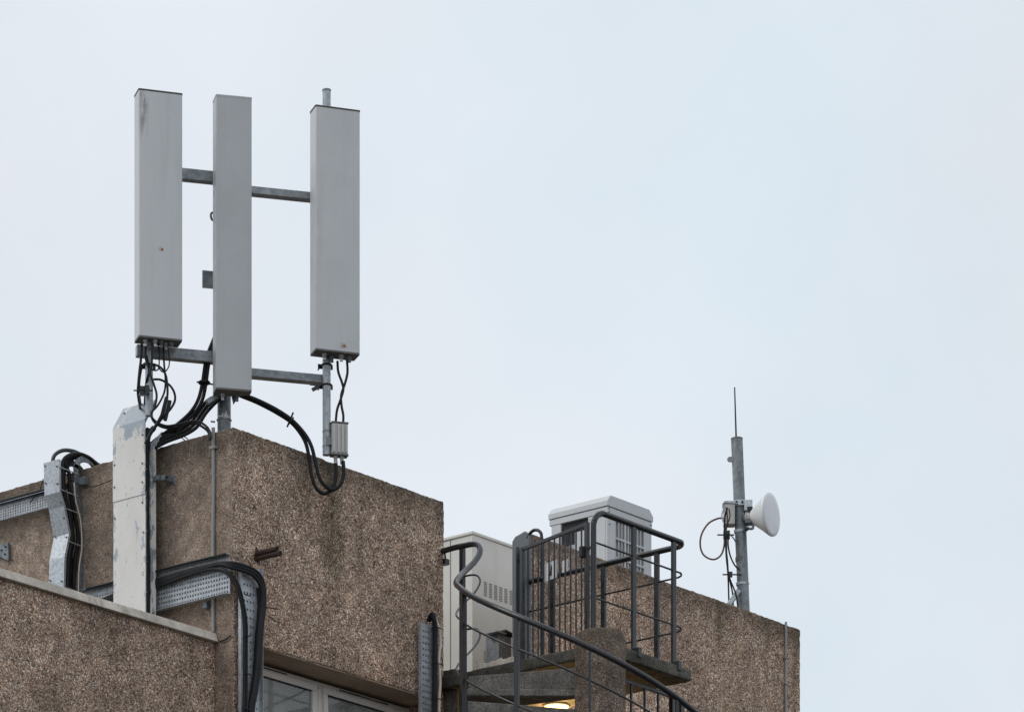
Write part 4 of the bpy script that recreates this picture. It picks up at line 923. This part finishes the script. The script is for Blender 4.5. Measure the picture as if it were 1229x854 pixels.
# corner posts / panels; left face is open in the middle
wy = hy1 - YH_; wx = hx1 - hx0
def pb(name, x0, x1, y0, y1, z0=zb2, z1=zt2, mat='hut', bev=.003):
    q = MB(); q.box(x0, x1, y0, y1, z0, z1); return q.build(name, mat, hut, bev=bev)
pb('panel', hx0, hx0 + .02, YH_ + .022, YH_ + wy * .335)
pb('panel', hx0, hx0 + .02, hy1 - wy * .19, hy1 - .022)
pb('panel', hx0 + .024, hx0 + .045, YH_ + wy * .335 + .003, hy1 - wy * .19 - .003, zt2 - .09, zt2, 'dark')
pb('back_panel', hx1 - .02, hx1, YH_ + .022, hy1 - .022 - wy * .3)
pb('back_panel', hx0 + .022, hx1 - .022, hy1 - .02, hy1)
pb('inner_panel', hx0 + .20, hx0 + .215, YH_ + wy * .30, YH_ + wy * .62)
pb('inner_panel', hx0 + .03, hx0 + .045, YH_ + wy * .36, YH_ + wy * .60, zb2, zt2 - .10)
pb('fan_box', hx0 + .06, hx0 + .19, YH_ + wy * .58, YH_ + wy * .74, zb2, zt2 - .2, 'galv')
# right face: frame, mullions and louvre blades
fx0, fx1 = hx0 + wx * .19, hx0 + wx * .83
pb('panel', hx0, fx0, YH_, YH_ + .02); pb('panel', fx1, hx1, YH_, YH_ + .02)
pb('panel', fx0 + .002, fx1 - .002, YH_, YH_ + .02, zt2 - .05, zt2)
mx_ = [fx0 + (fx1 - fx0) * k / 3 for k in (1, 2)]
for x in mx_: pb('mullion', x - .011, x + .011, YH_ - .002, YH_ + .016, zb2, zt2 - .052)
for k in range(3):
    for f_ in (.34, .67):
        x = fx0 + (fx1 - fx0) * (k + f_) / 3; pb('glazing_bar', x - .005, x + .005, YH_ + .002, YH_ + .014, zb2, zt2 - .052, 'hut', 0)
for i in range(5): z = zt2 - .21 - .18 * i; (z > zb2) and pb('crossbar', fx0, fx1, YH_ - .004, YH_ + .012, z - .010, z + .010)
pb('mesh_screen', fx0 + .001, fx1 - .001, YH_ + .022, YH_ + .03, zb2, zt2 - .051, 'hut_dk', 0)
for fy in (.05, .12, .19, .26, .31):
    for z in (HT - .195, HT - .45, HT - .7):
        q = MB(); q.lathe(V(hx0, YH_ + wy * fy, z), V(-1, 0, 0), [(0, .005), (.003, .005)], 6); q.build('rivet', 'hut_dk', hut)
for x, z in ((hx0 + .02, HT - .125), (hx0 + .02, HT - .155), (hx0 + .03, HT - .27), (hx1 - .02, HT - .14)):
    q = MB(); q.lathe(V(x, YH_ - .003, z), V(0, -1, 0), [(0, .006), (.006, .006)], 6); q.build('rivet', 'dark', hut)

# ------------------------------------------------------------------ dish mast on the far parapet
YM = .33; mb_ = ony(893, 735, YM); mtp = at(884.3, 527, 0); d_ = ray(884.3, 527); mdep = (mb_ - CAM).dot(FV)
mtp = at(884.3, 527, mdep); mdir = (mtp - mb_).normalized(); foot = mb_ + mdir * ((RF - mb_.z) / mdir.z)
ms = thing('dish_mast', 'leaning galvanised pole with whip aerial on the far roof', 'mast', foot)
q = MB(); q.tube([foot, mtp], .054, 24, False); q.build('pole', 'galv_dk', ms)
q = MB(); q.lathe(mtp - mdir * .004, mdir, [(0, .0555), (.014, .0555), (.018, .045)], 24); q.build('pole_cap', 'under', ms)
wtp = at(881.7, 464.5, mdep); q = MB(); q.tube([mtp - UP * .05 + RV * -.004, wtp], .008, 8, False, rs=(.009, .006)); q.build('whip_aerial', 'rail', ms)
def mk(px, py, off=0): return at(px, py, mdep + off)
q = MB(); c = mk(877, 551, -.02); q.obox(c, RV * .02, FV * .012, UP * .022); q.ring(c - RV * .012, FV, .016, .006); q.build('lug', 'galv_dk', ms)
for px, py in ((888.3, 637.5), (890.8, 700.5)):
    c = mk(px, py); q = MB(); q.lathe(c - mdir * .012, mdir, [(0, .0575), (.022, .0575)], 24); q.build('band', 'galv_lt', ms)
    q = MB(); q.tube([c - RV * .06 - FV * .03, c + RV * .066 - FV * .02], .006, 6, False); q.build('band_bolt', 'metal', ms)
q = MB(); q.lathe(mk(889.6, 671), mdir, [(-.02, .0548), (.02, .0548)], 24, cap=False); q.build('worn_patch', 'under', ms)
q = MB(); a, b = mk(887, 708, -.06), mk(872, 729, -.12); q.bar(a, b, .03, .045, RV); q.build('brace', 'galv', ms, bev=.003)
q = MB(); a, b = mk(885, 712, .02), mk(890, 738, .06); q.bar(a, b, .03, .03, RV); q.build('brace', 'galv', ms, bev=.003)
for px, py in ((879, 689),):
    c = mk(px, py, -.06); q = MB(); q.tube([c - RV * .09, c + RV * .08], .007, 8, False); q.obox(c - RV * .02, RV * .02, FV * .02, UP * .022); q.build('cable_hanger', 'rail', ms)
c = mk(872, 641.5, -.06); q = MB(); q.tube([c - RV * .085, c + RV * .07], .007, 8, False); q.obox(c, RV * .03, FV * .025, UP * .035); q.build('cable_hanger', 'rail', ms)
# dish
dang = R_(27); dax = (RV * math.cos(dang) - FV * math.sin(dang)); dc = mk(925.3, 617, -.12)
dish = thing('microwave_dish', 'small white microwave dish clamped to the leaning pole', 'dish antenna', dc - UP * .19)
q = MB(); Rd = .196
q.lathe(dc - dax * .19, dax, [(0, .065), (.02, .075), (.10, .135), (.165, Rd - .008), (.178, Rd), (.192, Rd)], 48, cap=False); q.build('shroud', 'white', dish)
q = MB(); q.lathe(dc, dax, [(0, Rd + .001), (.006, Rd - .002), (.012, Rd * .8), (.016, Rd * .4), (.017, .01)], 48); q.build('radome', 'white', dish)
q = MB(); q.lathe(dc - dax * .27, dax, [(0, .06), (.03, .06), (.035, .075), (.08, .075)], 32); q.build('hub', 'rru', dish)
for i in range(4):
    q = MB(); q.lathe(dc - dax * (.265 - .016 * i), dax, [(0, .075), (.005, .075)], 32); q.build('cooling_ring', 'galv_dk', dish)
pc = mk(887.6, 617); q = MB(); q.bar(mk(893, 606.5, -.06), mk(903, 606.5, -.06), .05, .10); q.build('bracket', 'galv_lt', dish, bev=.004)
q = MB(); q.bar(mk(893, 617, -.05), mk(903, 620, -.05), .06, .05); q.build('bracket', 'rail', dish, bev=.004)
q = MB(); q.tube([mk(894, 633, -.05), mk(902, 634, -.05), mk(904, 630, -.05), mk(904, 610, -.05)], .013, 8, True); q.build('bracket_arm', 'galv', dish)
q = MB(); q.lathe(mk(887.2, 603.5) - mdir * .018, mdir, [(0, .060), (.036, .060)], 24); q.bar(mk(881, 604, -.065), mk(894.5, 603, -.065), .012, .035); q.build('clamp_band', 'galv_lt', dish)
q = MB(); q.lathe(mk(884, 602, -.075), -FV, [(0, .010), (.01, .010)], 8); q.lathe(mk(891, 602, -.075), -FV, [(0, .010), (.01, .010)], 8); q.build('clamp_bolt', 'dark', dish)
for (px, py, dx, dz, mt) in ((900, 612, .025, .03, 'dark'), (898, 625, .03, .02, 'galv_dk'), (904.5, 617, .012, .055, 'galv_dk'), (896, 634, .02, .012, 'rail')):
    q = MB(); q.obox(mk(px, py, -.075), RV * dx, FV * .02, UP * dz); q.build('bracket', mt, dish, bev=.003)
rb0 = mk(875, 618.5, -.02); rad = thing('radio_unit', 'pale grey radio unit on the left of the leaning pole', 'radio unit', rb0 - UP * .11)
q = MB(); q.obox(rb0, RV * .052, FV * .06, UP * .095); q.build('body', 'rru', rad, bev=.008)
q = MB(); q.tube([mk(868, 610, -.08), mk(868, 604, -.08), mk(872, 603, -.08), mk(886, 604, -.08)], .008, 8, True); q.build('handle', 'galv', rad)
q = MB(); q.bar(mk(880, 603.5, -.05), mk(869, 603.5, -.05), .05, .03); q.build('bracket', 'galv', rad, bev=.003)
q = MB(); q.tube([mk(868, 626, -.075), mk(866.2, 618, -.075), mk(868, 611, -.075)], .007, 8, True); q.build('side_loop', 'galv_lt', rad)
CB = 'thin dark cable strapped down the leaning pole from the radio unit'
cable([mk(868, 621.5, -.06), mk(861, 622, -.07), mk(850, 628, -.08), mk(842, 641, -.08), mk(840.5, 655, -.08), mk(845, 666, -.08), mk(856, 671, -.08), mk(865, 666, -.08), mk(869, 655, -.08), mk(870, 640, -.075), mk(873, 625, -.075), mk(872, 612, -.075), mk(870, 607, -.07)], .0085, 'brown-black cable making a wide loop beside the leaning pole', mat='copper')
for i, l in enumerate(([(875, 610), (876, 620), (872, 632), (871, 645), (871.5, 665), (873, 680), (874, 695), (875, 728)], [(873, 609), (870, 620), (869.5, 640), (871, 655), (873, 672), (874.5, 690), (879, 710), (880, 728)],
                       [(874, 640), (874, 655), (877, 668), (882, 678), (888, 684)], [(871.5, 640), (872, 662), (872.5, 676), (876, 694), (883, 712), (886, 731)])):
    cable([mk(x, y, -.075 - .008 * i) for x, y in l], .0075, CB, 'cables on the leaning pole')
cable([mk(875, 640, -.07), mk(880, 645, -.065), mk(884, 652, -.06)], .006, 'short green earth wire at the leaning pole', mat='gatepaint', name='wire')
